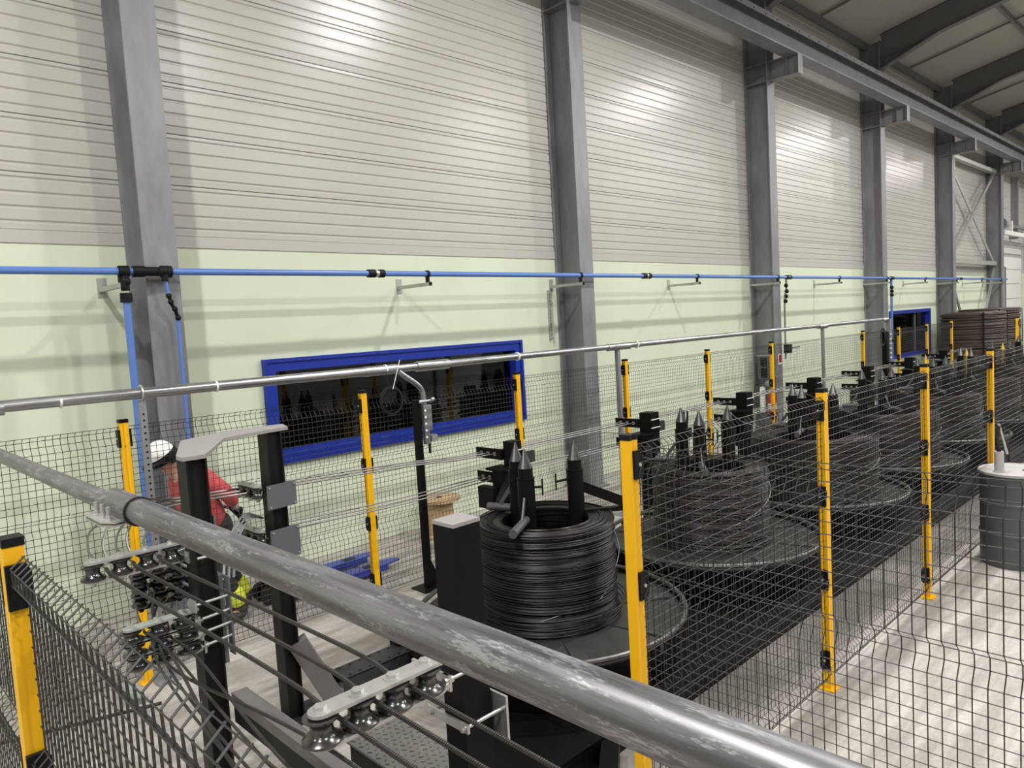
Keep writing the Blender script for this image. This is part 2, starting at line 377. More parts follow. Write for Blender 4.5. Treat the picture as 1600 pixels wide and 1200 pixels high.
# ================================================================== STEEL FRAME
colnames = ['behind the camera wall end, out at far left', 'beyond the left picture edge', 'nearest on the left, behind the worker in red', 'to the right of the large blue-framed window',
            'third from the left, with red fire extinguisher at its foot', 'fourth from the left, beside the end of the galvanized tube', 'fifth from the left, just past the small blue window', 'farthest, carrying a blue pipe on its edge']
COLS = {}
def i_section(mb, cx, y0, y1, z0, z1, wf=.30, tf=.022, tw=.014):
    mb.bb(cx-wf/2, cx+wf/2, y0, y0+tf, z0, z1); mb.bb(cx-wf/2, cx+wf/2, y1-tf, y1, z0, z1); mb.bb(cx-tw/2, cx+tw/2, y0+tf, y1-tf, z0, z1)
first = None
for k in range(2, 8):
    cx = COLX[k]
    t = thing('steel_column', 'tall galvanized I-section steel column, ' + colnames[k], 'column', (cx, 7.34, 0), 'hall columns')
    mb = MB(); i_section(mb, cx, 7.1, 7.588, .03, 9.25); mb.build('column_shaft', 'galv_col', t)
    mb = MB(); mb.bb(cx-.2, cx+.2, 7.02, 7.595, 0, .03); mb.build('base_plate', 'galv_col', t)
    mb = MB()
    for z in (7.1, 7.46, 8.52): 
        for sx in (-1, 1): mb.bb(cx+sx*.008, cx+sx*.148, 7.123, 7.565, z, z+.015)
    mb.build('stiffener', 'galv_col', t)
    mb = MB(); mb.bb(cx-.1, cx+.1, 6.48, 7.099, 7.1, 7.118); mb.bb(cx-.1, cx+.1, 6.48, 7.099, 7.462, 7.48); mb.bb(cx-.007, cx+.007, 6.48, 7.099, 7.118, 7.462)
    for y in (6.482, 6.72): mb.bb(cx-.098, cx+.098, y, y+.012, 7.118, 7.462)
    mb.build('corbel', 'galv_col', t)
    for j in range(4 if k == 2 else 0):
        mb = MB(); hexbolt(mb, (cx+(-.17 if j % 2 else .17), 7.06+.2*(j//2), .03), .02, .03); mb.build('anchor_bolt', 'zinc', t)
mb = MB(); mb.cyl((33.16, 7.16, .05), (33.16, 7.16, 7.3), .05, n=12); one('blue_conduit', mb, 'blue_pipe', 'blue vertical pipe running up the farthest column edge', 'pipe')
mb = MB(); mb.tube([(33.3, 7.1, .1), (33.3, 7.1, 3.62), (33.2, 7.1, 3.65)], .03, 8); one('grey_drop_pipe', mb, 'galv_col', 'thin grey drop pipe beside the white sectional door', 'pipe')
# rafters with haunches
RN = {4: 'above the third column', 5: 'above the fourth column', 6: 'above the fifth column', 7: 'above the farthest column with the blue pipe'}
for k in range(3, 8):
    cx = COLX[k]
    t = thing('roof_rafter', 'dark grey steel roof rafter with tapered haunch, ' + RN.get(k, 'just out of sight above the second column'), 'rafter', (cx, 7.1, 8.5), 'roof rafters')
    def rb(y): return roofz(y)-.62
    mb = MB(); Mx = Matrix(((0, 0, 1), (1, 0, 0), (0, 1, 0))).to_4x4(); Mx.translation = V(cx, 0, 0)
    ye = -3.2
    mb.prism_m([(7.095, roofz(7.095)-.03), (7.095, 8.54), (5.8, rb(5.8)), (ye, rb(ye)), (ye, roofz(ye)-.03)], .014, Mx); mb.build('rafter_web', 'rafter', t)
    mb = MB(); mb.bar((cx, 7.095, roofz(7.095)-.04), (cx, ye, roofz(ye)-.04), .2, .02); mb.bar((cx, 5.8, rb(5.8)), (cx, ye, rb(ye)), .2, .02); mb.bar((cx, 7.095, 8.54), (cx, 5.75, rb(5.75)), .2, .02); mb.bar((cx, 7.095, rb(7.1)), (cx, 5.8, rb(5.8)), .16, .014); mb.build('rafter_flange', 'rafter', t)
# purlins and sag rods under the roof
for i, y in enumerate((7.45, 4.82, 2.2, -.4)):
    mb = MB(); z = roofz(y); mb.bb(X0, X1, y-.035, y+.035, z-.22, z-.20); mb.bb(X0, X1, y+.02, y+.035, z-.22, z-.01)
    one('purlin', mb, 'rafter', ['grey eave purlin where the roof meets the white wall', 'grey roof purlin, second up from the white wall', 'grey roof purlin, third up from the wall, above the frame', 'grey roof purlin, fourth up from the wall, above the frame'][i], 'purlin', 'roof purlins', False)
for i, x in enumerate((17.83, 23.9, 29.93)):
    mb = MB(); mb.cyl((x, 7.4, roofz(7.4)-.06), (x, -3, roofz(-3)-.06), .028, n=6)
    one('sag_rod', mb, 'rafter', ['thin dark tie rod under the roof before the fourth column', 'thin dark tie rod under the roof before the fifth column', 'thin dark tie rod under the roof before the farthest column'][i], 'rod', 'roof tie rods')
# crane runway beam on the corbels
t = thing('crane_runway_beam', 'long galvanized crane runway beam resting on the column corbels', 'beam', (20, 6.65, 7.48))
mb = MB(); mb.bb(X0+.5, X1-.5, 6.5, 6.8, 7.48, 7.503); mb.build('bottom_flange', 'galv_col', t)
mb = MB(); mb.bb(X0+.5, X1-.5, 6.643, 6.657, 7.503, 7.93); mb.build('beam_web', 'beamweb', t)
mb = MB(); mb.bb(X0+.5, X1-.5, 6.48, 6.82, 7.93, 7.955); mb.bb(X0+.5, X1-.5, 6.48, 6.495, 7.85, 7.93); mb.build('top_flange', 'rafter', t)
mb = MB()
for i in range(75): mb.cyl((6+.45*i, 6.472, 7.89), (6+.45*i, 6.482, 7.89), .014, n=6)
b = mb.build('flange_bolt', 'black', t); b['kind'] = 'stuff'
# wall bracing between the last two columns
t = thing('wall_bracing', 'crossed steel wall bracing between the two farthest columns', 'bracing', (29.9, 7.35, 3.6))
mb = MB(); mb.bar((27.1, 7.36, 7.1), (32.75, 7.36, 3.85), .12, .04, (0, 1, 0)); mb.build('diagonal_brace', 'bracket', t)
mb = MB(); mb.bar((27.1, 7.30, 3.85), (32.75, 7.30, 7.2), .13, .06, (0, 1, 0)); mb.build('diagonal_brace', 'zinc', t)
for z in (3.8, 7.2): mb = MB(); mb.bb(27.05, 32.8, 7.25, 7.42, z-.07, z+.07); mb.build('brace_strut', 'bracket', t)
mb = MB(); mb.bar((27.1, 7.36, 3.65), (30, 7.36, .3), .12, .04, (0, 1, 0)); mb.build('diagonal_brace', 'rafter', t)
mb = MB(); mb.bar((32.7, 7.32, 3.6), (30, 7.32, .3), .13, .06, (0, 1, 0)); mb.build('diagonal_brace', 'zinc', t)
# lamp housings above the light discs (outside the frame)
mb = MB(); mb.cyl((0, 0, .02), (0, 0, .16), .27, .2, n=20); mb.cyl((0, 0, .16), (0, 0, 1.3), .015, n=6)
hm = mb.mesh('lamp_housing', 'lamp', True)
for i, (x, y) in enumerate(LAMPS):
    o = bpy.data.objects.new('high_bay_lamp_housing', hm); C.objects.link(o); o.location = (x, y, 8.6); tag(o, 'round grey high-bay lamp, %s row from the green wall, %s from the left' % (('first', i+1) if i < 6 else ('second', i-5) if i < 11 else ('third', i-10)), 'lamp', 'high-bay lamps'); o['label'] = o['label'].replace(', 1 from', ', first from').replace(', 2 from', ', second from').replace(', 3 from', ', third from').replace(', 4 from', ', fourth from').replace(', 5 from', ', fifth from').replace(', 6 from', ', sixth from')

# ================================================================== BLUE COMPRESSED-AIR LINE
ZP = 3.19
t = thing('compressed_air_pipe', 'long blue compressed-air pipe running level along the green wall', 'pipe', (15, 7.0, ZP))
mb = MB(); mb.cyl((X0+.1, 7.0, ZP), (33.1, 7.0, ZP), .032, n=14); mb.build('pipe_run', 'blue_pipe', t, True)
for x in (4.75, 9.9, 14.9, 20.9, 27.1):
    mb = MB(); mb.cyl((x-.11, 7, ZP), (x-.02, 7, ZP), .046, n=14); mb.cyl((x+.03, 7, ZP), (x+.1, 7, ZP), .046, n=14); c = mb.build('pipe_coupling', 'blackplastic', t, True)
    mb = MB(); mb.cyl((x-.02, 7, ZP), (x+.03, 7, ZP), .04, n=10); mb.build('coupling_nut', 'zinc', c, True)
mb = MB(); mb.cyl((2.09, 7, ZP), (2.17, 7, ZP), .05, n=14); mb.cyl((2.2, 7, ZP), (2.30, 7, ZP), .05, n=14); mb.cyl((2.28, 7, ZP), (2.46, 7, ZP), .042, n=14); mb.cyl((2.44, 7, ZP), (2.53, 7, ZP), .055, n=14); mb.build('tee_fitting', 'blackplastic', t, True)
for x in (2.13, 20.78, 14.62):
    pass
# drops from the line
d = thing('air_drop_pipe', 'thick blue vertical drop pipe left of the nearest column', 'pipe', (2.13, 7.0, 0))
mb = MB(); mb.cyl((2.13, 7.0, .4), (2.13, 7.0, 3.0), .032, n=14); mb.build('pipe_run', 'blue_pipe', d, True)
mb = MB(); mb.cyl((2.13, 7, 2.92), (2.13, 7, 3.0), .05, n=14); mb.cyl((2.13, 7, 3.02), (2.13, 7, 3.15), .036, n=14); mb.sphere((2.13, 7, 3.1), .05, 12, 8); mb.build('elbow_fitting', 'blackplastic', d, True)
d = thing('air_hose_drop', 'thin blue drop tube with black joints in front of nearest column', 'pipe', (2.5, 7.0, 0))
mb = MB(); mb.tube([(2.46, 6.97, 3.13), (2.48, 6.97, 2.98)], .016, 10); mb.tube([(2.56, 7.02, 2.76), (2.555, 7.03, .3)], .017, 10); mb.build('tube_run', 'blue_pipe', d, True)
mb = MB(); mb.tube(spline([(2.48, 6.97, 2.98), (2.50, 6.98, 2.9), (2.54, 7.0, 2.83), (2.56, 7.02, 2.75)], 4), .017, 8)
for p in ((2.48, 6.97, 2.97), (2.495, 6.975, 2.915), (2.53, 6.99, 2.85), (2.56, 7.01, 2.77)): mb.sphere(p, .027, 10, 6)
mb.cyl((2.46, 6.97, 3.1), (2.46, 6.97, 3.16), .03, n=10); mb.sphere((2.45, 6.98, ZP), .052, 12, 8); mb.build('joint_link', 'blackplastic', d, True)
d = thing('air_drop_pipe', 'blue drop pipe with black links down the fourth column', 'pipe', (20.98, 7.05, 0))
mb = MB(); mb.cyl((20.98, 7.04, .9), (20.98, 7.04, 3.15), .03, n=10); mb.build('pipe_run', 'blue_pipe', d, True)
mb = MB()
for z in (2.95, 2.85, 2.75, 1.55): mb.sphere((20.98, 7.03, z), .05, 10, 6)
mb.build('joint_link', 'blackplastic', d, True)
d = thing('air_drop_pipe', 'dark drop tube with valve down the third column', 'pipe', (14.76, 7.02, 0))
mb = MB(); mb.tube(spline([(14.8, 7.0, 3.15), (14.83, 7.02, 2.9), (14.77, 7.03, 2.7), (14.76, 7.04, 1.5)], 5), .02, 8); mb.build('pipe_run', 'galv_col', d, True)
mb = MB()
for z, x in ((3.02, 14.81), (2.9, 14.83), (2.8, 14.8), (2.7, 14.77)): mb.sphere((x, 7.01, z), .045, 8, 6)
mb.bb(14.7, 14.86, 6.94, 7.05, 1.62, 1.8); mb.tube([(14.8, 6.95, 1.72), (15.0, 6.85, 1.74)], .012, 6); mb.build('valve', 'blackplastic', d, True)
# wall brackets carrying the line
BX = [2.1, 5.47, 8.27, 11.4, 14.42, 17.5, 20.55, 23.6, 26.7, 29.6, 32.2]
blab = ['left of the nearest column', 'above the large blue-framed window', 'beside the second column', 'between second and third columns', 'beside the third column', 'between third and fourth columns', 'beside the fourth column', 'above the small blue window', 'beside the fifth column', 'between the crossed braces', 'beside the farthest column']
for x, lb in zip(BX, blab):
    t = thing('pipe_bracket', 'grey steel wall bracket holding the blue pipe, ' + lb, 'bracket', (x, YW, 3.07), 'blue pipe brackets')
    mb = MB(); mb.bb(x-.03, x+.05, YW-.008, YW-.001, 3.0, 3.18); mb.build('wall_plate', 'bracket', t)
    mb = MB(); mb.bb(x-.02, x+.02, 6.95, YW-.008, 3.05, 3.09); mb.build('bracket_arm', 'bracket', t)
    mb = MB(); mb.bb(x-.021, x+.021, 6.944, 6.951, 3.048, 3.092); mb.bb(x-.02, x+.02, 6.985, 7.015, 3.09, 3.16); mb.cyl((x-.018, 7.0, ZP), (x+.018, 7.0, ZP), .043, n=12); mb.build('pipe_clip', 'blackplastic', t)

t = thing('perforated_rail', 'narrow perforated rail hanging on the green wall left of second column', 'rail', (8.2, 7.58, 2.3))
mb = MB(); mb.bb(8.18, 8.22, 7.565, 7.595, 2.28, 3.02); mb.build('rail', 'bracket', t)
mb = MB()
for i in range(13): mb.cyl((8.20, 7.5645, 2.36+.05*i), (8.20, 7.566, 2.36+.05*i), .009, n=6)
b = mb.build('rail_hole', 'black', t); b['kind'] = 'stuff'
mb = MB(); hexbolt(mb, (8.20, 7.565, 2.30), .014, .02, (0, -1, 0)); mb.build('rail_bolt', 'zinc', t)

# ================================================================== GALVANIZED TUBE ALONG THE BACK (y = 5.8)
ZF = 2.175; YF = 5.8
t = thing('galvanized_cable_tube', 'long galvanized tube running behind the machines over the mesh fence', 'pipe', (8, YF, ZF))
mb = MB(); mb.cyl((-.6, YF, ZF+.015), (4.1, YF, ZF), .041, n=18); mb.build('tube_section', 'galvx', t, True)
mb = MB(); mb.cyl((4.05, YF, ZF), (16.95, YF, ZF+.02), .036, n=16); mb.build('tube_section', 'galvx', t, True)
for a, b, r in ((-.6, .95, .05), (3.72, 4.08, .046), (4.32, 4.72, .05), (7.3, 7.75, .045), (13.5, 13.85, .045), (16.7, 16.97, .05)):
    mb = MB(); mb.cyl((a, YF, ZF), (b, YF, ZF), r, n=18); mb.build('tube_sleeve', 'galvx', t, True)
for x in (1.27, 2.35, 3.95, 5.7, 7.9):
    mb = MB(); mb.cyl((x, YF, ZF+.003), (x+.014, YF, ZF+.003), .0435 if x < 3.6 else .047, n=18); mb.build('cable_tie', 'white', t, True)
mb = MB(); mb.tube(spline([(4.1, YF, ZF-.01), (4.14, YF-.02, ZF-.06), (4.30, YF-.02, ZF-.17), (4.36, YF-.02, ZF-.25), (4.37, YF-.02, ZF-.38)], 6), .026, 12); mb.build('branch_elbow', 'galvx', t, True)
# stands of the tube
s1 = thing('perforated_stand', 'grey perforated strut stand under the tube beside the worker', 'stand', (1.80, 5.8, 0))
def perforated(mb_, x, y, z0, z1, wd=.045, dp=.03):
    mb_.bb(x-wd/2, x-wd/2+.004, y-dp/2, y+dp/2, z0, z1); mb_.bb(x+wd/2-.004, x+wd/2, y-dp/2, y+dp/2, z0, z1); mb_.bb(x-wd/2, x+wd/2, y+dp/2-.004, y+dp/2, z0, z1)
mb = MB(); mb.bb(1.775, 1.825, 5.785, 5.815, .012, 2.13); mb.build('strut', 'galv_col', s1)
mb = MB()
for i in range(42): mb.cyl((1.80, 5.7845, .1+.047*i), (1.80, 5.786, .1+.047*i), .008, n=8)
h = mb.build('strut_hole', 'black', s1); h['kind'] = 'stuff'
mb = MB(); mb.tube([(1.80+.053*math.cos(a)*0, YF+.053*math.cos(a), ZF+.01+.053*math.sin(a)) for a in [2*PI*i/20 for i in range(20)]], .008, 6, True); mb.build('pipe_clamp', 'zinc', s1, True)
mb = MB(); mb.bb(1.7, 1.9, 5.7, 5.9, 0, .012); mb.build('foot_plate', 'galv_col', s1)
s2 = thing('pipe_stand', 'black post stand with bent galvanized branch before the blue window', 'stand', (4.25, 5.74, 0))
mb = MB(); mb.bb(4.215, 4.275, 5.71, 5.77, .012, 1.86); mb.build('post', 'black', s2)
mb = MB(); mb.bb(4.12, 4.4, 5.62, 5.86, 0, .012); mb.build('foot_plate', 'black', s2)
mb = MB(); Mx = Matrix(((1, 0, 0), (0, 0, 1), (0, 1, 0))).to_4x4(); Mx.translation = V(0, 5.74, 0)
mb.prism_m([(4.275, .012), (4.36, .012), (4.36, .12), (4.275, .3)], .012, Mx); mb.build('gusset', 'black', s2)
mb = MB(); mb.bb(4.30, 4.36, 5.70, 5.735, 1.42, 1.80); mb.bb(4.34, 4.40, 5.705, 5.76, 1.55, 1.80); mb.build('perforated_rail', 'galvx', s2)
mb = MB()
for i in range(5): mb.cyl((4.32, 5.699, 1.49+.065*i), (4.32, 5.701, 1.49+.065*i), .012, n=8)
mb.build('rail_hole', 'white', s2)
mb = MB(); mb.cyl((4.27, 5.72, 1.84), (4.42, 5.72, 1.84), .012, n=8); mb.sphere((4.27, 5.7, 1.84), .02, 10, 6); mb.sphere((4.42, 5.7, 1.85), .02, 10, 6); mb.bb(4.38, 4.45, 5.7, 5.76, 1.44, 1.5); mb.build('clamp_bolt', 'zinc', s2, True)
mb = MB(); mb.tube(spline([(4.37, 5.74, 1.6), (4.375, 5.74, 1.4), (4.375, 5.74, 1.32)], 4), .014, 8); mb.build('cable_end', 'rubber', s2, True)
mb = MB()
for q in range(3):
    rr = .115+.008*q; mb.tube([(4.0+rr*math.cos(a), YF-.02+.006*q, 1.88+rr*math.sin(a)*1.05) for a in [2*PI*i/28 for i in range(28)]], .004, 5, True)
mb.tube(spline([(4.0, YF-.02, 1.99), (3.96, YF-.02, 2.08), (3.95, YF-.03, 2.15)], 5), .004, 5)
cl = one('cable_loop', mb, 'rubber', 'coiled black cable hanging from the tube before the window', 'cable')
mb = MB(); mb.tube([(4.0, YF-.045, 1.99), (4.09, YF-.06, 2.26)], .004, 5); mb.build('cable_tie', 'white', cl)
s3 = thing('pipe_stand', 'slim grey post stand of the tube behind the second coil', 'stand', (7.5, 5.8, 0), 'tube posts')
mb = MB(); mb.bb(7.475, 7.525, 5.775, 5.825, .012, 2.13); mb.build('post', 'galv_col', s3)
mb = MB(); mb.bb(7.4, 7.6, 5.7, 5.9, 0, .012); mb.build('foot_plate', 'galv_col', s3)
dup(s3, (13.68, 5.8, 0), 'slim grey post stand of the tube between third and fourth columns')
s4 = thing('pipe_stand', 'black post with white arm at the far end of the tube', 'stand', (16.75, 5.75, 0))
mb = MB(); mb.bb(16.66, 16.78, 5.7, 5.8, .01, 1.93); mb.build('post', 'black', s4)
mb = MB(); mb.bb(16.94, 17.02, 5.72, 5.8, .01, 2.2); mb.build('perforated_rail', 'galv_col', s4)
mb = MB()
for i in range(6): mb.bb(16.9, 16.945, 5.70, 5.722, 1.35+.1*i, 1.38+.1*i)
mb.build('cable_clip', 'white', s4)
mb = MB(); mb.bb(16.6, 17.1, 5.65, 5.9, 0, .01); mb.build('foot_plate', 'black', s4)
mb = MB()
for q in range(3):
    rr = .16+.012*q; mb.tube([(16.45+rr*.6*math.cos(a), 5.70+rr*.5*math.cos(a), 1.83+rr*math.sin(a)) for a in [2*PI*i/24 for i in range(24)]], .008, 5, True)
mb.tube(spline([(16.45, 5.7, 1.99), (16.7, 5.72, 2.05), (16.93, 5.75, 2.2)], 6), .008, 5)
mb.tube(spline([(16.45, 5.7, 1.99), (16.7, 5.72, 1.9), (16.95, 5.73, 1.85)], 6), .012, 5)
one('cable_loop', mb, 'rubber', 'coiled black cable at the far end of the tube', 'cable')

# ================================================================== NEAR GALVANIZED TUBE (x = .735, towards the camera)
XN, ZN = .735, 1.995
t = thing('near_galvanized_tube', 'thick scratched galvanized tube crossing the foreground diagonally', 'pipe', (XN, 2, ZN))
mb = MB(); mb.cyl((XN, -.6, ZN+.012), (XN, 2.62, ZN+.005), .0405, n=40); mb.build('tube_section', 'galv', t, True)
mb = MB(); mb.cyl((XN, 2.62, ZN-.008), (XN, 5.8, ZN-.008), .034, n=28); mb.build('tube_section', 'galv', t, True)
mb = MB(); mb.lathe([(.0405, 0), (.0455, 0), (.0455, .26), (.0405, .26)], 32, (XN, 2.5, ZN+.003), (0, 1, 0)); mb.build('tube_sleeve', 'galv', t, True)
mb = MB(); mb.lathe([(.0405, 0), (.047, 0), (.047, .012), (.0405, .012)], 32, (XN, 2.492, ZN+.004), (0, 1, 0)); mb.build('sleeve_gasket', 'rubber', t, True)
fl_ = [(XN-.03, 2.53), (XN-.065, 2.52), (XN-.095, 2.57), (XN-.095, 2.74), (XN-.075, 2.77), (XN-.03, 2.72)]
mb = MB(); mb.prism(fl_, ZN-.026, ZN-.021); mb.prism(fl_, ZN-.036, ZN-.030); mb.build('clamp_flange', 'zinc', t)
for i in range(3):
    y = 2.575+.065*i
    mb = MB(); hexbolt(mb, (XN-.068, y, ZN-.021), .011, .014); mb.cyl((XN-.068, y, ZN-.045), (XN-.068, y, ZN+.022), .0062, n=10); mb.build('flange_bolt', 'zinc', t)

# ================================================================== SAFETY FENCE
ZB = (1.945, 1.372, .782, .192); P = .0475; ZT = 1.945; HB = 1.82   # pitch, top of panel
def offs(z):          # bend profile (metres outward)
    o = 0
    for zb in ZB:
        a, b, c, d = zb, zb-.028, zb-.028-P, zb-.075-P
        if b <= z <= a and zb < 1.9: o = .030*(a-z)/(a-b)
        elif zb > 1.9 and b <= z <= a: o = .034*(a-z)/(a-b)
        elif c <= z < b: o = .032
        elif d <= z < c: o = .032*(z-d)/(c-d)
    return o
def vwire(mb, x, r=.0021):
    zs = [ZT+.002]
    for zb in ZB: zs += [zb, zb-.028, zb-.028-P, zb-.075-P]
    zs += [.06]; pts = []
    for z in zs: pts.append((x, -offs(min(z, ZT)), z))
    out = [pts[0]]
    for q in pts[1:]:
        if abs(q[2]-out[-1][2]) > 1e-4: out.append(q)
    mb.tube(out, r, 4)
HZ = []
for i, zb in enumerate(ZB):
    HZ += [zb, zb-.030, zb-.028-P, zb-.077-P]; z = zb-.077-2*P; lo = ZB[i+1] if i < 3 else .045
    while z > lo+.03: HZ.append(z); z -= P
HZ.append(.065)
PW = 1.985; NV = 44
def panel_meshes(L):
    n = max(2, int(round(L/.0455))); a = MB()
    for i in range(n+1): vwire(a, -L/2+L*i/n)
    b = MB()
    for z in HZ: b.tube([(-L/2-.01, -offs(z)-.004, z), (L/2+.01, -offs(z)-.004, z)], .0021, 4)
    return a.mesh('vertical_wires', 'mesh'), b.mesh('horizontal_wires', 'mesh')
PM = {}
def panel(x0, y0, x1, y1, label, flip=1):
    L = math.hypot(x1-x0, y1-y0)-.075; key = round(L, 2)
    if key not in PM: PM[key] = panel_meshes(L)
    t = thing('mesh_panel', label, 'fence panel', ((x0+x1)/2, (y0+y1)/2, 0), 'black wire mesh fence panels')
    for n, me in zip(('vertical_wires', 'horizontal_wires'), PM[key]):
        o = share(n, me, t, (0, 0, 0)); o['kind'] = 'stuff'
    t.rotation_euler = (0, 0, math.atan2(y1-y0, x1-x0)+(PI if flip < 0 else 0))
    return t
def make_post(label):
    t = thing('fence_post', label, 'fence post', (0, 0, 0), 'yellow fence posts')
    mb = MB(); poly = [(-.03, -.024), (-.012, -.024), (0, -.018), (.012, -.024), (.03, -.024), (.03, .028), (-.03, .028)]
    mb.prism(poly, .008, 1.975); mb.build('post_tube', 'yellow', t)
    mb = MB(); mb.prism([(x*1.08, y*1.08) for x, y in poly], 1.975, 2.0); mb.build('post_cap', 'blackplastic', t)
    mb = MB(); mb.bb(-.06, .06, -.055, .055, 0, .008); mb.build('base_plate', 'yellow', t)
    for z in (1.86, 1.30, .745, .20):
        for sx in (-1, 1):
            mb = MB(); mb.prism_m([(-.03, -.065), (.022, -.065), (.034, -.04), (.034, .04), (.022, .065), (-.03, .065)], .016, Matrix.Translation((sx*.038, .004, z)) @ Matrix(((0, 0, 1), (1, 0, 0), (0, 1, 0))).to_4x4()); c = mb.build('panel_clip', 'blackplastic', t)
            mb = MB(); mb.cyl((sx*.046, .006, z), (sx*.052, .006, z), .009, n=8); mb.build('clip_bolt', 'zinc', c)
    mb = MB()
    for x in (-.0, ): mb.cyl((0, -.0185, 1.80), (0, -.0195, 1.80), .006, n=8)
    mb.build('post_hole', 'black', t)
    return t
XB = [1.68, 3.74, 5.757, 7.747, 9.775, 11.81, 13.82, 15.826, 17.93, 19.90, 21.9]
YB = 5.878
blabels = ['left of the worker, at the grey perforated strut', 'before the left half of the large blue window', 'at the right edge of the large blue window', 'right of the second steel column', 'between the second and third columns',
           'in front of the third column by the extinguisher', 'right of the third column', 'in front of the fourth column', 'before the left half of the small blue window', 'at the right edge of the small blue window', 'at the far corner of the enclosure']
post0 = None
def place_post(x, y, label, rz=0):
    global post0
    if post0 is None:
        post0 = make_post(label); post0.location = (x, y, 0); post0.rotation_euler = (0, 0, rz); return post0
    return dup(post0, (x, y, 0), label, rotz=rz)
for x, l in zip(XB, blabels):
    if l == 'right of the third column': continue
    place_post(x, YB, 'yellow post of the back fence row, ' + l)
xs = [-2.4, -.36]+XB
bl2 = ['out at the far left', 'left of the first yellow back post', 'behind the worker, left of the blue window', 'in front of the large blue window', 'from the blue window to the grey stand', 'right of the second column', 'left of the third column', 'across the third column', 'left of the fourth column', 'before the small blue window left side', 'before the small blue window right side', 'at the far end, before the brown coils']
for i in range(len(xs)-1):
    panel(xs[i], YB, xs[i+1], YB, 'black wire mesh panel of the back fence, ' + bl2[i], -1)
# front row
XFp = [2.655, 4.71, 6.74, 8.81, 10.87, 12.93]; YFp = 2.012
fl = ['nearest, at the corner in front of the first coil', 'second in the front row, before the third coil', 'third in the front row, left of the grey barrel', 'fourth in the front row, behind the grey barrel', 'fifth in the front row, beyond the right picture edge', 'sixth in the front row, beyond the right picture edge']
for i, (x, l) in enumerate(zip(XFp, fl)):
    q = place_post(x, YFp, 'yellow fence post, ' + l)
    if i == 0:
        for c in kids(q):
            if c.name.startswith('panel_clip') and min(v.co.x for v in c.data.vertices) < 0:
                for g in kids(c): bpy.data.objects.remove(g)
                bpy.data.objects.remove(c)
            elif c.name.startswith('panel_clip'): c.rotation_euler = (0, 0, -PI/2); c.location = (.020, .012, 0)
fp = ['between the corner post and the second post', 'between the second and third front posts', 'between the third front post and the barrel', 'right of the barrel along the front row', 'at the far right of the front row']
for i in range(5): panel(XFp[i], YFp, XFp[i+1], YFp, 'black wire mesh panel of the front fence, ' + fp[i], 1)
# panels running from the corner post towards the camera
panel(2.672, YFp, 2.672, YFp-2.055, 'black wire mesh panel nearest on the right, over the bright floor', -1)
place_post(2.672, YFp-2.06, 'yellow fence post below the right picture edge', -PI/2)
panel(2.672, YFp-2.06, 2.672, YFp-4.1, 'black wire mesh panel below the right picture edge', -1)
# left side of the enclosure
place_post(.39, 2.51, 'yellow fence post at the left picture edge, close to the camera', -PI/2)
t = thing('mesh_panel', 'black wire mesh panel nearest on the left, close to the camera', 'fence panel', (.412, 1.16, 0), 'black wire mesh fence panels')
L = 2.60; a = MB(); vwire(a, 0, .0031); vm = a.mesh('vertical_wire', 'mesh'); nn = 57
for i in range(nn+1): share('vertical_wire', vm, t, (-L/2+L*i/nn, 0, 0))
a = MB(); a.tube([(-L/2-.01, -.004, 0), (L/2+.01, -.004, 0)], .0020, 4); hm_ = a.mesh('horizontal_wire', 'mesh')
for z in HZ: share('horizontal_wire', hm_, t, (0, -offs(z), z))
t.rotation_euler = (0, 0, -PI/2)
panel(.408, 4.58, .408, 2.54, 'black wire mesh panel at the left edge behind the near yellow post', 1)
place_post(.39, -.19, 'yellow fence post below the camera, out of frame', -PI/2)
# far end of the enclosure
panel(21.9, 4.0, 21.9, YB, 'black wire mesh panel across the far end, left part', 1)
panel(21.9, 2.05, 21.9, 4.0, 'black wire mesh panel across the far end, right part', 1)
place_post(21.9, 4.42, 'yellow fence post at the far end before the dark coils', PI/2)

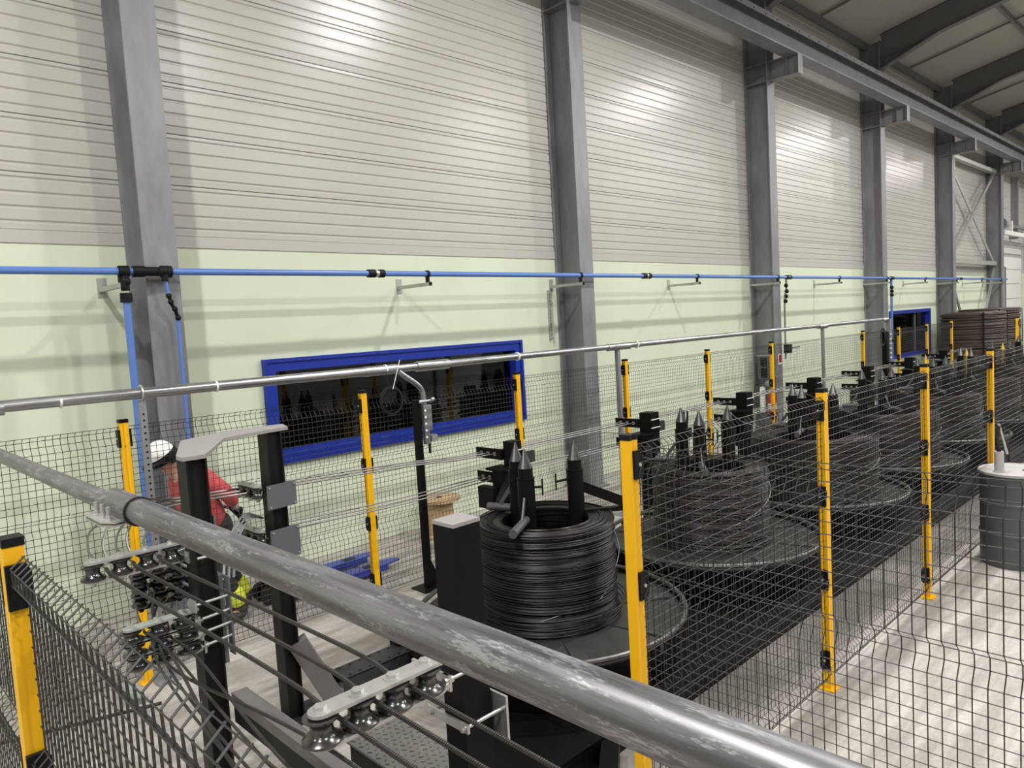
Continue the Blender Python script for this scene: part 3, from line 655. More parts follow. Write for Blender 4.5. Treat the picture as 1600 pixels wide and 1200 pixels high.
# ================================================================== COIL STATIONS
def ring_pts(R, z, n, jit, ph, tilt, ex):
    out = []
    for i in range(n):
        a = 2*PI*i/n
        r = R+jit*math.sin(a*1+ph)+.35*jit*math.sin(3*a+ph*2.3)
        out.append((r*math.cos(a), r*math.sin(a), z+tilt*math.sin(a+ex)))
    return out
def coil_mesh(R, Ri, H, rings, seed, name='wire_winding', wr=None, loose=True, nseg=44):
    rnd = random.Random(seed); m = MB(); wr = wr or H/rings*.62
    for i in range(rings):                                           # outer layer, bottom to top
        z = wr+(H-2*wr)*i/(rings-1); bulge = (.012*math.sin(i*.7)+.02*max(0, 1-i/(rings*.16)))
        for q in range(2 if loose else 1):
            m.tube(ring_pts(R-wr+bulge*.6-q*.006+rnd.uniform(-.004, .003), z+rnd.uniform(-.5, .5)*H/rings, nseg, rnd.uniform(.001, .004), rnd.uniform(0, 6.28), rnd.uniform(.0, .007) if rnd.random() < .85 else .018, rnd.uniform(0, 6.28)), wr*rnd.uniform(.75, 1.0), 5, True)
    k = max(6, int((R-Ri)/(2.1*wr)))
    for i in range(k):                                               # the top face
        r = Ri+wr+(R-Ri-2*wr)*i/(k-1); dz = -.03*abs((i/(k-1))-.5)**2*4
        m.tube(ring_pts(r+rnd.uniform(-.003, .003), H-wr+dz+rnd.uniform(-.004, .004), nseg, rnd.uniform(.001, .006), rnd.uniform(0, 6.28), rnd.uniform(0, .006), rnd.uniform(0, 6.28)), wr, 5, True)
    for i in range(0, rings, 2):                                     # inner layer
        z = wr+(H-2*wr)*i/(rings-1); m.tube(ring_pts(Ri+wr, z, 32, .003, rnd.uniform(0, 6.28), .006, rnd.uniform(0, 6.28)), wr*1.6, 5, True)
    m.lathe([(R-2.2*wr, .01), (R-2.2*wr, H-2*wr), (Ri+2*wr, H-2*wr), (Ri+2*wr, .01)], 40, closed=True)   # packed inner layers
    return m
def arc_pts(R, z, a0, a1, n): return [(R*math.cos(a0+(a1-a0)*i/n), R*math.sin(a0+(a1-a0)*i/n), z) for i in range(n+1)]
ZTRAY = .40
def make_stand(first):
    t = thing('coil_stand', 'x', 'coil stand', (0, 0, 0), 'coil pay-off stands')
    m = MB(); m.lathe([(.80, .09), (.90, .10), (.95, .30), (.975, .39), (.95, .39), (.85, .2)], 48); m.build('drum', 'black', t, True)
    m = MB(); m.lathe([(0.02, .395), (.52, .398), (.9, .385), (.965, .40), (.965, .365), (.02, .37)], 56); m.build('tray', 'tray', t, True)
    m = MB(); m.bar((.5, 0, .397), (.95, 0, .395), .10, .012); me = m.mesh('tray_rib', 'tray')
    for i in range(8): share('tray_rib', me, t, (0, 0, 0), (0, 0, 2*PI*i/8+.2))
    m = MB(); m.tube(arc_pts(.985, .44, 0, 2*PI*47/48, 47), .019, 8, True); m.build('tray_rim', 'rim', t, True)
    m = MB(); m.bar((.975, 0, .36), (.985, 0, .44), .03, .012); me = m.mesh('rim_stay', 'rim')
    for i in range(8): share('rim_stay', me, t, (0, 0, 0), (0, 0, 2*PI*i/8))
    for j, (px, py) in enumerate(((-.165, .01), (.255, -.09), (.0, .27))):
        r = math.hypot(px, py); dx, dy = px/r, py/r
        if j == 0: dx, dy = -.86, -.51
        if j == 1: dx, dy = .80, -.60
        if j == 2: dx, dy = -.35, .94
        m = MB(); m.cyl((px, py, .38), (px, py, 1.42), .062, n=24); p = m.build('pin_tube', 'black', t, True)
        m = MB(); m.cyl((px, py, 1.42), (px, py, 1.50), .053, n=24); m.lathe([(.062, 1.415), (.066, 1.42), (.066, 1.428), (.053, 1.43)], 24, (px, py, 0)); m.build('pin_collar', 'black', p, True)
        m = MB(); m.cyl((px, py, 1.50), (px, py, 1.64), .053, .003, n=14); m.build('pin_cone', 'cone', p)
        sx, sy = -dy, dx
        m = MB(); hx, hy = (px-.18, py+.03) if j == 1 else (px+sx*.12, py+sy*.12)
        m.cyl((px, py, 1.36), (hx, hy, 1.36), .009, n=8); m.cyl((hx, hy, 1.30), (hx, hy, 1.42), .006, n=8); m.build('clamp_handle', 'black', p, True)
        za = .76 if first else .78
        zA = 1.10
        L = (.42, .36, .26)[j]
        e = (px+dx*L, py+dy*L)
        if j == 1:
            m = MB(); m.bar((px, py, zA), (e[0]+dx*.12, e[1]+dy*.12, zA), .05, .03); a = m.build('hold_down_arm', 'black', t)
            m = MB(); m.bar((px+dx*.05, py+dy*.05, 1.29), (e[0]+dx*.06, e[1]+dy*.06, zA+.02), .012, .075); m.build('arm_brace', 'black', a)
        else:
            m = MB(); m.cyl((px+dx*.06, py+dy*.06, zA+.035), (e[0], e[1], zA+.035), .03, n=16); a = m.build('hold_down_arm', 'arm', t, True)
            m = MB(); m.bar((px+dx*.06, py+dy*.06, 1.29), (px+dx*.16, py+dy*.16, zA+.05), .012, .03); m.build('arm_brace', 'arm', a)
    return t
STX = [3.83+2.28*k for k in range(8)]; YC = 3.70
ordn = ['first', 'second', 'third', 'fourth', 'fifth', 'sixth', 'seventh', 'eighth']
bf = thing('base_frame', 'black floor frame under the first, nearest coil stand', 'base frame', (0, 0, 0), 'coil stand floor frames')
for y, xl in ((-1.03, -1.2), (1.0, -.72)): m = MB(); m.bb(xl, 1.136, y-.06, y+.06, 0, .16); m.build('side_beam', 'black', bf)
m = MB(); m.bb(-.72, 1.136, -.965, .935, .005, .088); m.build('base_sheet', 'black', bf)
m = MB(); m.bb(-1.2, -.725, -.965, -.25, .005, .088); m.build('base_sheet', 'black', bf)
m = MB(); m.bar((-1.25, -1.5, .08), (-.7, -1.1, .08), .10, .12); m.build('outrigger', 'black', bf)
bf.location = (STX[0], YC, 0)
bf1 = thing('base_frame', 'x', 'base frame', (0, 0, 0), 'coil stand floor frames')
for y in (-1.03, 1.0): m = MB(); m.bb(-1.14, 1.136, y-.06, y+.06, 0, .16); m.build('side_beam', 'black', bf1)
m = MB(); m.bb(-1.14, 1.136, -.965, .935, .005, .088); m.build('base_sheet', 'black', bf1)
for k in range(1, 8): dup(bf1, (STX[k], YC, 0), 'black floor frame under the %s coil stand from the left' % ordn[k])
for c in kids(bf1): bpy.data.objects.remove(c)
bpy.data.objects.remove(bf1)
st0 = make_stand(True); st0.location = (STX[0], YC, 0)
st0['label'] = 'black pay-off stand with three cone-topped pins under the first, nearest coil'
for k in range(1, 8):
    dup(st0, (STX[k], YC, 0), 'black pay-off stand with three cone-topped pins under the %s coil from the left' % ordn[k], rotz=[0, .12, -.25, .3, .1, -.2, .4, .2][k])
CR = [(.50, .325, .705), (.535, .34, .70), (.69, .42, .66), (.66, .42, .66), (.62, .40, .66), (.66, .4, .70), (.66, .4, .74), (.66, .4, .74)]
cl = ['nearest dark coil of steel wire, beside the black box post', 'second dark wire coil from the left, behind the corner fence post', 'third dark wire coil from the left, wide and flat-topped', 'fourth dark wire coil from the left, behind two yellow posts', 'fifth dark wire coil from the left, beyond the front mesh', 'sixth dark wire coil, behind the post by the barrel', 'seventh dark wire coil, near the far end of the row', 'eighth dark wire coil, last in the row']
for k, (R, Ri, H) in enumerate(CR):
    t = thing('wire_coil', cl[k], 'wire coil', (STX[k], YC, ZTRAY), 'dark wire coils')
    m = coil_mesh(R, Ri, H, 84 if k == 0 else 64, 11+k, loose=(k < 2), nseg=56 if k == 0 else 36)
    me = m.mesh('wire_winding', 'coil' if k == 0 else 'coil2', True); o = share('wire_winding', me, t, (0, 0, 0)); o['kind'] = 'stuff'
    if k == 0:
        m = MB(); m.tube(spline([(R*.99*math.cos(a), R*.99*math.sin(a)-.0, z) for a, z in ((-2.6, .10), (-2.2, .16), (-1.6, .20), (-1.0, .33))]+[(.42, -.34, .45), (.50, -.19, .60), (.51, -.10, .68)], 8), .0035, 6); share('loose_strand', m.mesh('loose_strand', 'wire', True), t, (0, 0, 0))
        for q in range(4):
            rr = .535+.014*q; m = MB(); m.tube(ring_pts(rr, .03+.028*q, 56, .016, -.5, .012, .6+q), .0042, 5, True); share('loose_loop', m.mesh('loose_loop', 'coil', True), t, (0, 0, 0))
    else:
        m = MB(); m.tube(spline([((R+.01)*math.cos(a), (R+.01)*math.sin(a), .25+.1*i) for i, a in enumerate((-2.2, -1.7, -1.2, -.7, -.2))], 6), .004, 5); share('loose_strand', m.mesh('loose_strand', 'wire', True), t, (0, 0, 0))
# paint mark on the first base frame
m = MB(); m.tube(spline([(4.00, 2.615, .131), (4.06, 2.64, .131), (4.05, 2.69, .131), (4.0, 2.66, .131), (4.03, 2.71, .131), (4.10, 2.70, .131)], 5), .006, 4); one('paint_mark', m, 'hivis', 'yellow-green paint mark on the black base frame by the front fence', 'paint mark')

# ------------------------------------------------------------------ guide posts behind the coils
GX = [4.69+2.17*k for k in range(7)]; YG = 4.9
def make_guide():
    t = thing('guide_post', 'x', 'guide post', (0, 0, 0), 'black wire guide posts')
    m = MB(); m.bb(-.06, .06, -.06, .06, .012, 1.455); m.build('post', 'black', t)
    m = MB()
    m.lathe([(.0, 0), (.05, 0), (.05, -.002), (0, -.002)], 4, (0, 0, 1.458)); m.build('post_cap', 'blackplastic', t)
    m = MB(); m.bb(-.14, .14, -.14, .14, 0, .012); m.build('foot_plate', 'black', t)
    for z in (1.33, 1.10):
        m = MB()
        for y in (-.071, .071): m.bb(-.085, .085, y-.01, y+.01, z-.05, z+.05)
        c = m.build('clamp', 'black', t)
        m = MB()
        for zz in (z-.046, z+.046): m.cyl((-.085, -.088, zz), (.085, -.088, zz), .008, n=8)
        m.build('clamp_rod', 'zinc', c, True)
        # plate with three holes reaching back from the post
        m = MB(); x = -.075; y0, y1 = .06, .42; hs = (.16, .25, .34); r = .017
        ys = [y0]+[v for h in hs for v in (h-r, h+r)]+[y1]
        for i in range(len(ys)-1):
            if i % 2 == 0: m.bb(x-.006, x+.006, ys[i], ys[i+1], z-.05, z+.05)
            else: m.bb(x-.006, x+.006, ys[i], ys[i+1], z-.05, z-r); m.bb(x-.006, x+.006, ys[i], ys[i+1], z+r, z+.05)
        pl = m.build('guide_plate', 'black', t)
        m = MB()
        for h in hs: m.lathe([(.013, -.012), (.019, -.012), (.019, .012), (.013, .012)], 12, (x, h, z), (1, 0, 0), True)
        m.build('guide_eye', 'zinc', pl, True)
    m = MB(); m.bb(.06, .26, -.03, .0, 1.22, 1.33); m.build('side_plate', 'darkgrey', t)
    m = MB(); m.bar((.03, 0, 1.25), (-.5, -.32, 1.02), .07, .012); m.build('guide_brace', 'black', t)
    # lower roller unit
    m = MB(); m.bb(-.26, -.06, -.12, .10, 1.215, 1.235); m.bb(-.20, -.06, -.10, .08, .82, 1.215); b = m.build('roller_box', 'black', t)
    m = MB(); m.cyl((-.13, -.125, .93), (-.13, -.10, .93), .045, n=16); m.cyl((-.06, -.125, 1.0), (-.06, -.09, 1.0), .03, n=12); m.build('side_roller', 'roller', b, True)
    m = MB(); m.bb(-.28, -.2, .0, .2, .86, 1.06); m.build('cable_box', 'blackplastic', b)
    m = MB(); m.cyl((-.05, -.14, 1.0), (-.19, -.22, .9), .024, n=12); m.build('actuator', 'arm', t, True)
    return t
g0 = make_guide()
gl = ['first, left of the nearest coil pins', 'second, behind the corner fence post', 'third, left of the red extinguisher', 'fourth, below the slim grey tube stand', 'fifth, beside the black tube stand', 'sixth, at the yellow-tipped rods', 'seventh, before the brown coils']
for k, x in enumerate(GX):
    if k == 0: g0.location = (x, YG, 0); g0['label'] = 'black square wire guide post with holed plate, ' + gl[0]
    else:
        q = dup(g0, (x, YG, 0), 'black square wire guide post with holed plate, ' + gl[k])
        for c in kids(q):
            if c.name.startswith('post'): c.scale = (1.3, 1.3, 1)
for i, (x, y) in enumerate(((15.3, 4.55), (17.2, 4.35), (19.2, 4.15), (6.75, 4.35))):
    t = thing('marker_rod', 'thin %s rod with pointed tip standing among the %s' % (('pale', 'far coils, left'), ('pale', 'far coils, middle'), ('pale', 'far coils, right'), ('yellow', 'second and third coils'))[i], 'rod', (x, y, 0), 'pointed rods')
    m = MB(); m.cyl((x, y, .0), (x, y, 1.36 if i < 3 else 1.30), .018 if i < 3 else .012, n=8); m.build('rod', 'brass', t, True)
    m = MB()
    if i < 3: m.cyl((x, y, 1.36), (x, y, 1.52), .05, .003, n=8)
    else: m.bb(x-.05, x+.05, y-.04, y+.04, 1.22, 1.32); m.bar((x-.01, y, 1.32), (x-.03, y, 1.50), .015, .015); m.bar((x+.02, y, 1.32), (x+.04, y, 1.50), .015, .015)
    m.build('rod_tip', 'brass' if i < 3 else 'blackplastic', t)

# ------------------------------------------------------------------ roller racks, turning frame
def spool(mb, c, R=.066, h=.085):
    mb.lathe([(.012, -h/2-.004), (R*.9, -h/2-.004), (R, -h/2+.002), (R*.98, -h/2+.010), (R*.74, -h*.26), (R*.58, -h*.08), (R*.56, h*.1), (R*.66, h*.3), (R*.86, h/2-.008), (R*.88, h/2), (.012, h/2)], 28, c)
def make_rack(name, label, x, y, z, n=4, s=.125, R=.056, h=.075, m1='zinc', axis='x', tail=.1, cat='roller rack', group='wire roller racks'):
    t = thing(name, label, cat, (x, y, z), group)
    def P(a, b, c): return (x+a, y+b, z+c) if axis == 'x' else (x-b, y+a, z+c)
    def bbx(mb, a0, a1, b0, b1, c0, c1):
        p, q = P(a0, b0, c0), P(a1, b1, c1); mb.bb(min(p[0], q[0]), max(p[0], q[0]), min(p[1], q[1]), max(p[1], q[1]), p[2], q[2])
    wd = R*.62; zt = h/2+.006; th = .010 if R < .06 else .013
    def plate(zz, ext):
        mb = MB(); poly = [(-wd*math.sin(PI*i/8)*1.0, wd*math.cos(PI*i/8)) for i in range(9)]
        L = s*(n-1)+ext
        poly = poly+[(L-.05, -wd), (L, -wd*.45), (L, wd*.45), (L-.05, wd)]
        pp = [P(a, b, 0)[:2] for a, b in poly]
        if axis != 'x': pass
        mb.prism(pp, z+zz, z+zz+th); return mb
    plate(zt, R+.03).build('top_plate', m1, t); plate(-zt-th, tail+R).build('bottom_plate', m1, t)
    for i in range(n):
        mb = MB(); spool(mb, P(s*i, 0, 0), R, h); mb.build('roller', 'roller', t, True)
        mb = MB(); hexbolt(mb, P(s*i, 0, zt+th), .015+.6*(R-.056), .012+.2*(R-.046)); mb.build('roller_bolt', m1, t)
        mb = MB(); hexbolt(mb, P(s*i, 0, -zt-th), .013, .016, (0, 0, -1)); mb.build('roller_bolt', m1, t)
    e = s*(n-1)+tail+R
    mb = MB(); bbx(mb, e-.005, e+.007, -.022, .022, -zt-th-.02, -zt+.03); mb.cyl(P(e-.02, -.008, -zt+.008), P(e+.02, -.008, -zt+.008), .014, n=10); mb.build('bracket_eye', m1, t)
    return t, e, zt
def tie_rods(t, pts):
    mb = MB()
    for a, b in pts: mb.cyl(a, b, .0075, n=10)
    mb.build('tie_rod', 'zinc', t, True)
NX, NY = 1.425, 3.90
# turning frame: two posts joined by a flat top plate
t = thing('turning_frame', 'black two-post steel frame with a flat grey top plate', 'frame', (NX, NY, 0))
def hpost(cx, cy, z1):
    mb = MB()
    for sx in (-1, 1): mb.bb(cx+sx*.054-.005*(sx+1), cx+sx*.054+.005*(1-sx), cy-.06, cy+.06, .014, z1)
    mb.bb(cx-.045, cx+.045, cy-.03, cy-.018, .014, z1); mb.build('post', 'beam', t)
    mb = MB(); mb.bb(cx-.13, cx+.20, cy-.13, cy+.13, 0, .014); mb.build('base_plate', 'darkgrey', t)
hpost(NX, NY, 1.928); hpost(2.145, 4.50, 1.928)
mb = MB(); mb.prism([(1.358, 3.93), (1.350, 3.828), (1.462, 3.818), (1.516, 3.90), (1.79, 4.36), (2.12, 4.44), (2.25, 4.45), (2.31, 4.64), (1.95, 4.70), (1.60, 4.53)], 1.93, 1.95); mb.build('top_plate', 'topplate', t)
mb = MB(); mb.bar((2.2, 4.47, .52), (2.42, 4.38, .02), .11, .12); mb.build('brace', 'bedgrey', t)
mb = MB(); mb.bb(1.49, 1.575, 1.7, 3.83, .60, .66); mb.build('long_beam', 'bedgrey', t)
mb = MB(); mb.bb(1.495, 1.57, 1.72, 3.82, .50, .60); mb.bb(1.50, 1.565, 1.75, 1.9, .0, .5); mb.build('beam_side', 'beam', t)
mb = MB(); mb.bb(1.485, 1.492, 3.83, 3.99, 1.46, 1.62); mb.build('side_plate', 'greyplate', t)
mb = MB(); mb.bb(1.505, 1.513, 3.77, 3.83, .88, 1.30); mb.bb(1.505, 1.513, 3.83, 4.0, 1.28, 1.30); mb.bb(1.483, 1.505, 3.845, 3.955, .82, 1.30); mb.build('clamp_plate', 'greyplate', t)
for z0, z1 in ((1.445, 1.60), (1.11, 1.31)):
    mb = MB(); Mx = Matrix(((math.cos(.12), 0, math.sin(.12)), (math.sin(.12), 0, -math.cos(.12)), (0, 1, 0))).to_4x4(); Mx.translation = V(2.15, 4.405, 0)
    mb.prism_m([(-.105, z0), (.105, z0), (.105, z1), (-.105, z1)], .01, Mx); p = mb.build('cover_plate', 'greyplate', t)
    mb = MB()
    for sx in (-.09, .09):
        for zz in (z0+.015, z1-.015): c = Mx @ V(sx, zz, .005); d = Mx.to_3x3() @ V(0, 0, 1); mb.cyl(c, c+d*.008, .006, n=8)
    mb.build('plate_bolt', 'zinc', p)
# racks on the near post
rA, e, zt = make_rack('roller_rack', 'top rack of four shiny rollers left of the near frame post', .925, 3.93, 1.455, 4, .122, .056, .07, tail=.02)
tie_rods(rA, [((.925+e, 3.79, 1.43), (1.515, 3.79, 1.43))])
rz = [1.115, 1.045, .975]; rl = ['upper', 'middle', 'lower']
for i, z in enumerate(rz):
    r, e, zt = make_rack('roller_rack', '%s of the three stacked front racks of rollers at the near frame post' % rl[i], 1.045+.01*i, 3.86, z, 3, .122, .056, .05, m1='bracket', tail=.02)
    tie_rods(r, [((1.045+e, 3.79, z), (1.515, 3.79, z+.01))])
    if i == 0:
        tie_rods(r, [((1.33, 3.79, 1.195), (1.515, 3.79, 1.20))])
        mb = MB(); mb.prism_m([(-.03, -.05), (.03, -.05), (.035, .03), (0, .06), (-.03, .03)], .008, Matrix.Translation((1.33, 3.82, 1.19)) @ Matrix.Rotation(PI/2, 4, 'Y')); mb.build('eye_plate', 'zinc', r)
rl = ['topmost', 'second', 'third', 'lowest']
for i, z in enumerate((1.315, 1.265, 1.21, 1.155)):
    r, e, zt = make_rack('roller_rack', '%s of the four dull roller racks behind the near frame post' % rl[i], 1.20, 4.2, z, 3, .10, .046, .034, m1='beam', tail=.0)
    tie_rods(r, [((1.20+e-.03, 4.2, z), (1.42, 3.955, z))])
# racks behind the far post
for z, l in ((1.56, 'upper'), (1.27, 'lower')):
    r, e, zt = make_rack('roller_rack', 'small %s roller rack beside the grey cover plate of the far frame post' % l, 2.01, 4.45, z, 3, .10, .042, .055, m1='bracket', axis='y', tail=.02)
    tie_rods(r, [((2.01, 4.53, z-.04), (2.10, 4.53, z-.04))])
mb = MB()
for q in range(3):
    mb.tube(spline([(1.75-.03*q, 4.3, 1.12), (1.82-.03*q, 4.38, 1.3), (1.96-.02*q, 4.48, 1.40+.015*q), (2.09, 4.58, 1.36)], 6), .008, 6)
one('cable_bundle', mb, 'boxlight', 'bundle of light grey cables arching beside the far frame post', 'cable')
# foreground post with its rack
t = thing('box_post', 'black square box post with pale cap in front of first coil', 'post', (1.86, 2.30, 0))
mb = MB(); mb.bb(1.79, 1.93, 2.235, 2.365, .014, 1.735); mb.build('post', 'black', t)
mb = MB(); mb.bb(1.788, 1.932, 2.233, 2.367, 1.735, 1.75); mb.build('post_cap', 'topplate', t)
mb = MB(); mb.bb(1.7, 2.02, 2.14, 2.46, 0, .014); mb.build('base_plate', 'darkgrey', t)
rF, e, zt = make_rack('roller_rack', 'large pale roller rack with four hex bolts in the foreground', 1.15, 2.21, 1.205, 4, .147, .07, .088, tail=.03, group='wire roller racks')
tie_rods(rF, [((1.15+e, 2.20, 1.165), (1.97, 2.20, 1.165)), ((1.15+e, 2.40, 1.165), (1.97, 2.40, 1.165))])
mb = MB(); mb.bb(1.955, 1.967, 2.17, 2.43, 1.12, 1.20); mb.build('clamp_bar', 'zinc', rF)
mb = MB(); mb.bb(1.15+e-.006, 1.15+e+.006, 2.2, 2.43, 1.145, 1.185); mb.build('clamp_bar', 'zinc', rF)
t = thing('post_clamp', 'bare zinc clamp frame with two rods low on the box post', 'clamp', (1.86, 2.3, 1.0))
mb = MB(); mb.bb(1.745, 1.757, 2.17, 2.43, .93, .965); mb.build('clamp_bar', 'zinc', t)
mb = MB(); mb.bb(1.955, 1.967, 2.17, 2.43, .80, 1.0); mb.build('clamp_bar', 'zinc', t)
mb = MB()
for y in (2.19, 2.40): mb.cyl((1.73, y, .947), (1.975, y, .947), .008, n=10); hexbolt(mb, (1.745, y, .947), .011, .016, (-1, 0, 0))
mb.build('tie_rod', 'zinc', t, True)
# step with tread plate between the racks
t = thing('tread_step', 'low steel step topped with studded tread plate behind the rack', 'step', (1.98, 2.95, 0))
mb = MB(); mb.bb(1.84, 2.16, 2.62, 3.25, 0, .44); mb.build('step_box', 'beam', t)
mb = MB(); mb.bb(1.83, 2.17, 2.60, 3.27, .44, .452); tp = mb.build('tread_plate', 'tread', t)
mb = MB(); rnd = random.Random(3)
for i in range(9):
    for j in range(17):
        x, y = 1.85+.036*i+(.018 if j % 2 else 0), 2.625+.038*j
        a = PI/4 if (i+j) % 2 else -PI/4; c, s = math.cos(a), math.sin(a)
        mb.box((min(x, 2.15), y, .4545), (.022, .006, .005), Matrix.Rotation(a, 3, 'Z'))
b = mb.build('tread_stud', 'tread', tp); b['kind'] = 'stuff'
# long low machine beams in the corner below the near tube
t = thing('machine_bed', 'dark steel machine bed with curved plate, lower left foreground', 'machine', (1.2, 2.4, 0))
mb = MB(); mb.bb(1.05, 1.22, 1.2, 3.0, .0, .46); mb.build('bed_beam', 'beam', t)
mb = MB(); Mx = Matrix(((0, 0, 1), (1, 0, 0), (0, 1, 0))).to_4x4(); Mx.translation = V(1.21, 0, 0)
mb.prism_m([(3.0, .46)]+[(2.95-1.5*i/10, .46+.36*math.sin(PI/2*i/10)) for i in range(1, 11)]+[(1.25, .82), (1.25, .46)], .012, Mx); mb.build('curved_plate', 'darkgrey', t)
mb = MB(); mb.bb(1.68, 1.78, 1.5, 2.9, .0, .30); mb.build('bed_beam', 'darkgrey', t)
# perforated plate on the floor, bar and small plate on the floor
t = thing('perforated_channel', 'dark perforated steel channel lying before the first coil stand', 'channel', (2.85, 4.5, 0))
mb = MB(); a = Matrix.Rotation(.02, 3, 'Z'); mb.box((2.86, 4.62, .10), (.62, .20, .012)); mb.bb(2.55, 3.17, 4.52, 4.53, .0, .1); mb.bb(2.55, 3.17, 4.71, 4.72, .0, .1); mb.build('channel', 'darkgrey', t)
mb = MB()
for i in range(7):
    for y in (4.55, 4.69): mb.cyl((2.62+.085*i, y, .106), (2.62+.085*i, y, .1075), .011, n=8)
mb.build('channel_hole', 'black', t)
mb = MB(); mb.tube(spline([(3.14, 4.62, .11), (3.19, 4.63, .16), (3.19, 4.64, .26)], 4), .03, 8); mb.build('channel_strap', 'darkgrey', t)
mb = MB(); mb.cyl((.70, 5.72, .012), (1.62, 5.42, .012), .011, n=8); one('steel_bar', mb, 'rebar', 'thin dark steel bar lying on the floor inside the fence', 'bar')
mb = MB(); mb.box((1.52, 5.68, .05), (.10, .30, .012), Matrix.Rotation(.35, 3, 'Y')); mb.bb(1.5, 1.54, 5.55, 5.8, 0, .05); one('floor_bracket', mb, 'boxlight', 'small light grey plate bracket on the floor by the back fence', 'bracket')

# ------------------------------------------------------------------ the wires
def wire(name, pts, r, m, label, group, k=8, n=6):
    mb = MB(); mb.tube(spline(pts, k), r, n); return one(name, mb, m, label, 'wire', group)
for i in range(3):
    y = 4.9+(.16, .25, .34)[i]
    yr = 4.50+.1*i
    xa = (.986, 1.108, 1.230)[2-i]
    pts = [(20.5, y, 1.33), (GX[3], y, 1.33), (GX[1], y, 1.332), (GX[0]-.075, y, 1.333), (3.4, (y+yr)/2, 1.45), (2.0, yr, 1.56), (1.5, yr+.08, 1.56)]
    rr = .0065
    wire('steel_wire', pts+[(xa+.16, yr-.02, 1.515), (xa+.02, 4.22+.05*i, 1.48), (xa, 4.06, 1.46), (xa, 3.93, 1.455)], rr, 'wire', 'long steel wire, %s of the upper three behind the coils to the top rack' % ('front', 'middle', 'back')[i], 'upper long wires')
    xf = 1.2235+.147*(2-i)
    wire('steel_wire', [(xa, 3.93, 1.455), (xa+.01, 3.7, 1.43), (xf-.03, 2.6, 1.255), (xf, 2.2, 1.205), (xf+.05, 1.2, 1.13), (xf+.1, 0.4, 1.05)], rr*1.4, 'rebar', 'ribbed dark wire slanting to the large foreground rack, %s' % ('rightmost', 'middle', 'leftmost')[i], 'ribbed wires through the large rack')
for i in range(3):
    y = 4.9+(.16, .25, .34)[i]; yr = 4.50+.1*i; xa = (1.106, 1.228, 1.17)[i]; z = rz[i]
    wire('steel_wire', [(20.5, y, 1.10), (GX[1], y, 1.10), (GX[0]-.075, y, 1.10), (3.4, (y+yr)/2, 1.16), (2.0, yr, 1.27), (1.5, yr-.05, 1.24), (xa+.1, 4.25, 1.16), (xa, 3.86, z)], .006, 'wire', 'long steel wire, %s of the lower three behind the coils' % ('front', 'middle', 'back')[i], 'lower long wires')
    wire('steel_wire', [(xa, 3.86, z), (xa-.0, 3.5, z-.01), (1.07+.14*(i-1), 2.24, 1.035+.02*i), (1.1+.14*(i-1), 1.0, .99)], .0072, 'rebar', 'thin dark wire below the large rack, %s' % ('leftmost', 'middle', 'rightmost')[i], 'thin wires below the large rack')
for i in range(3):
    x = (.98, 1.03, 1.12)[i]
    wire('steel_wire', [(1.24+.06*i, 4.25, 1.28-.05*i), (1.20, 4.0, 1.2-.05*i), (x+.1, 3.6, 1.03-.05*i), (x+.02, 2.4, .97-.04*i), (x, 1.0, .95-.03*i)], .0066, 'rebar', 'thin drooping wire in the lower left corner, %s' % ('first', 'second', 'third')[i], 'drooping wires lower left')
for i in range(2):
    wire('steel_wire', [(1.02+.11*i, 4.02, 1.46), (1.02+.11*i, 4.08, 1.55), (1.10+.11*i, 4.15, 1.655-.02*i), (1.26+.11*i, 4.25, 1.70-.03*i), (1.5+.1*i, 4.35, 1.62)], .006, 'wire', 'steel wire arching up behind the near tube to the top rack, %s one' % ('left', 'right')[i], 'arching wires')
for k in range(1, 7):
    wire('steel_wire', [(STX[k]+CR[k][0]*.5, YC+CR[k][0]*.8, 1.0), (STX[k]-.3, 4.4, 1.2), (GX[k]-.6 if k < 7 else 18, 4.9, 1.3), (GX[k]-1.2, 5.1, 1.33)], .005, 'wire', 'thin wire running off the %s coil to the guide posts' % ordn[k], 'wires leaving the coils')

# ================================================================== BEHIND THE FENCE
# pallet truck
t = thing('pallet_truck', 'blue hand pallet truck with black tiller behind the back fence', 'pallet truck', (3.6, 6.7, 0))
for y in (6.52, 6.92):
    mb = MB(); mb.prism([(3.23, y-.08), (4.26, y-.08), (4.43, y-.045), (4.43, y+.045), (4.26, y+.08), (3.23, y+.08)], .09, .105); mb.prism([(3.23, y-.08), (4.26, y-.08), (4.26, y-.068), (3.23, y-.068)], .04, .09); mb.prism([(3.23, y+.068), (4.26, y+.068), (4.26, y+.08), (3.23, y+.08)], .04, .09); mb.build('fork', 'truckblue', t)
    mb = MB(); mb.cyl((4.19, y-.05, .04), (4.19, y+.05, .04), .038, n=14); mb.build('fork_roller', 'white', t, True)
    mb = MB(); mb.bb(4.01, 4.15, y-.04, y+.04, .1055, .108); mb.build('fork_slot', 'black', t)
mb = MB(); Mx = Matrix(((1, 0, 0), (0, 0, 1), (0, 1, 0))).to_4x4(); Mx.translation = V(0, 6.72, 0); mb.prism_m([(3.11, .09), (3.43, .09), (3.23, .42), (3.17, .46), (3.09, .42)], .5, Mx); mb.build('fork_head', 'truckblue', t)
mb = MB(); mb.cyl((3.05, 6.72, .12), (3.05, 6.72, .46), .05, n=14); mb.build('pump', 'blackplastic', t, True)
for y in (6.63, 6.81): mb = MB(); mb.cyl((3.03, y-.03, .09), (3.03, y+.03, .09), .09, n=18); mb.build('steer_wheel', 'rubber', t, True)
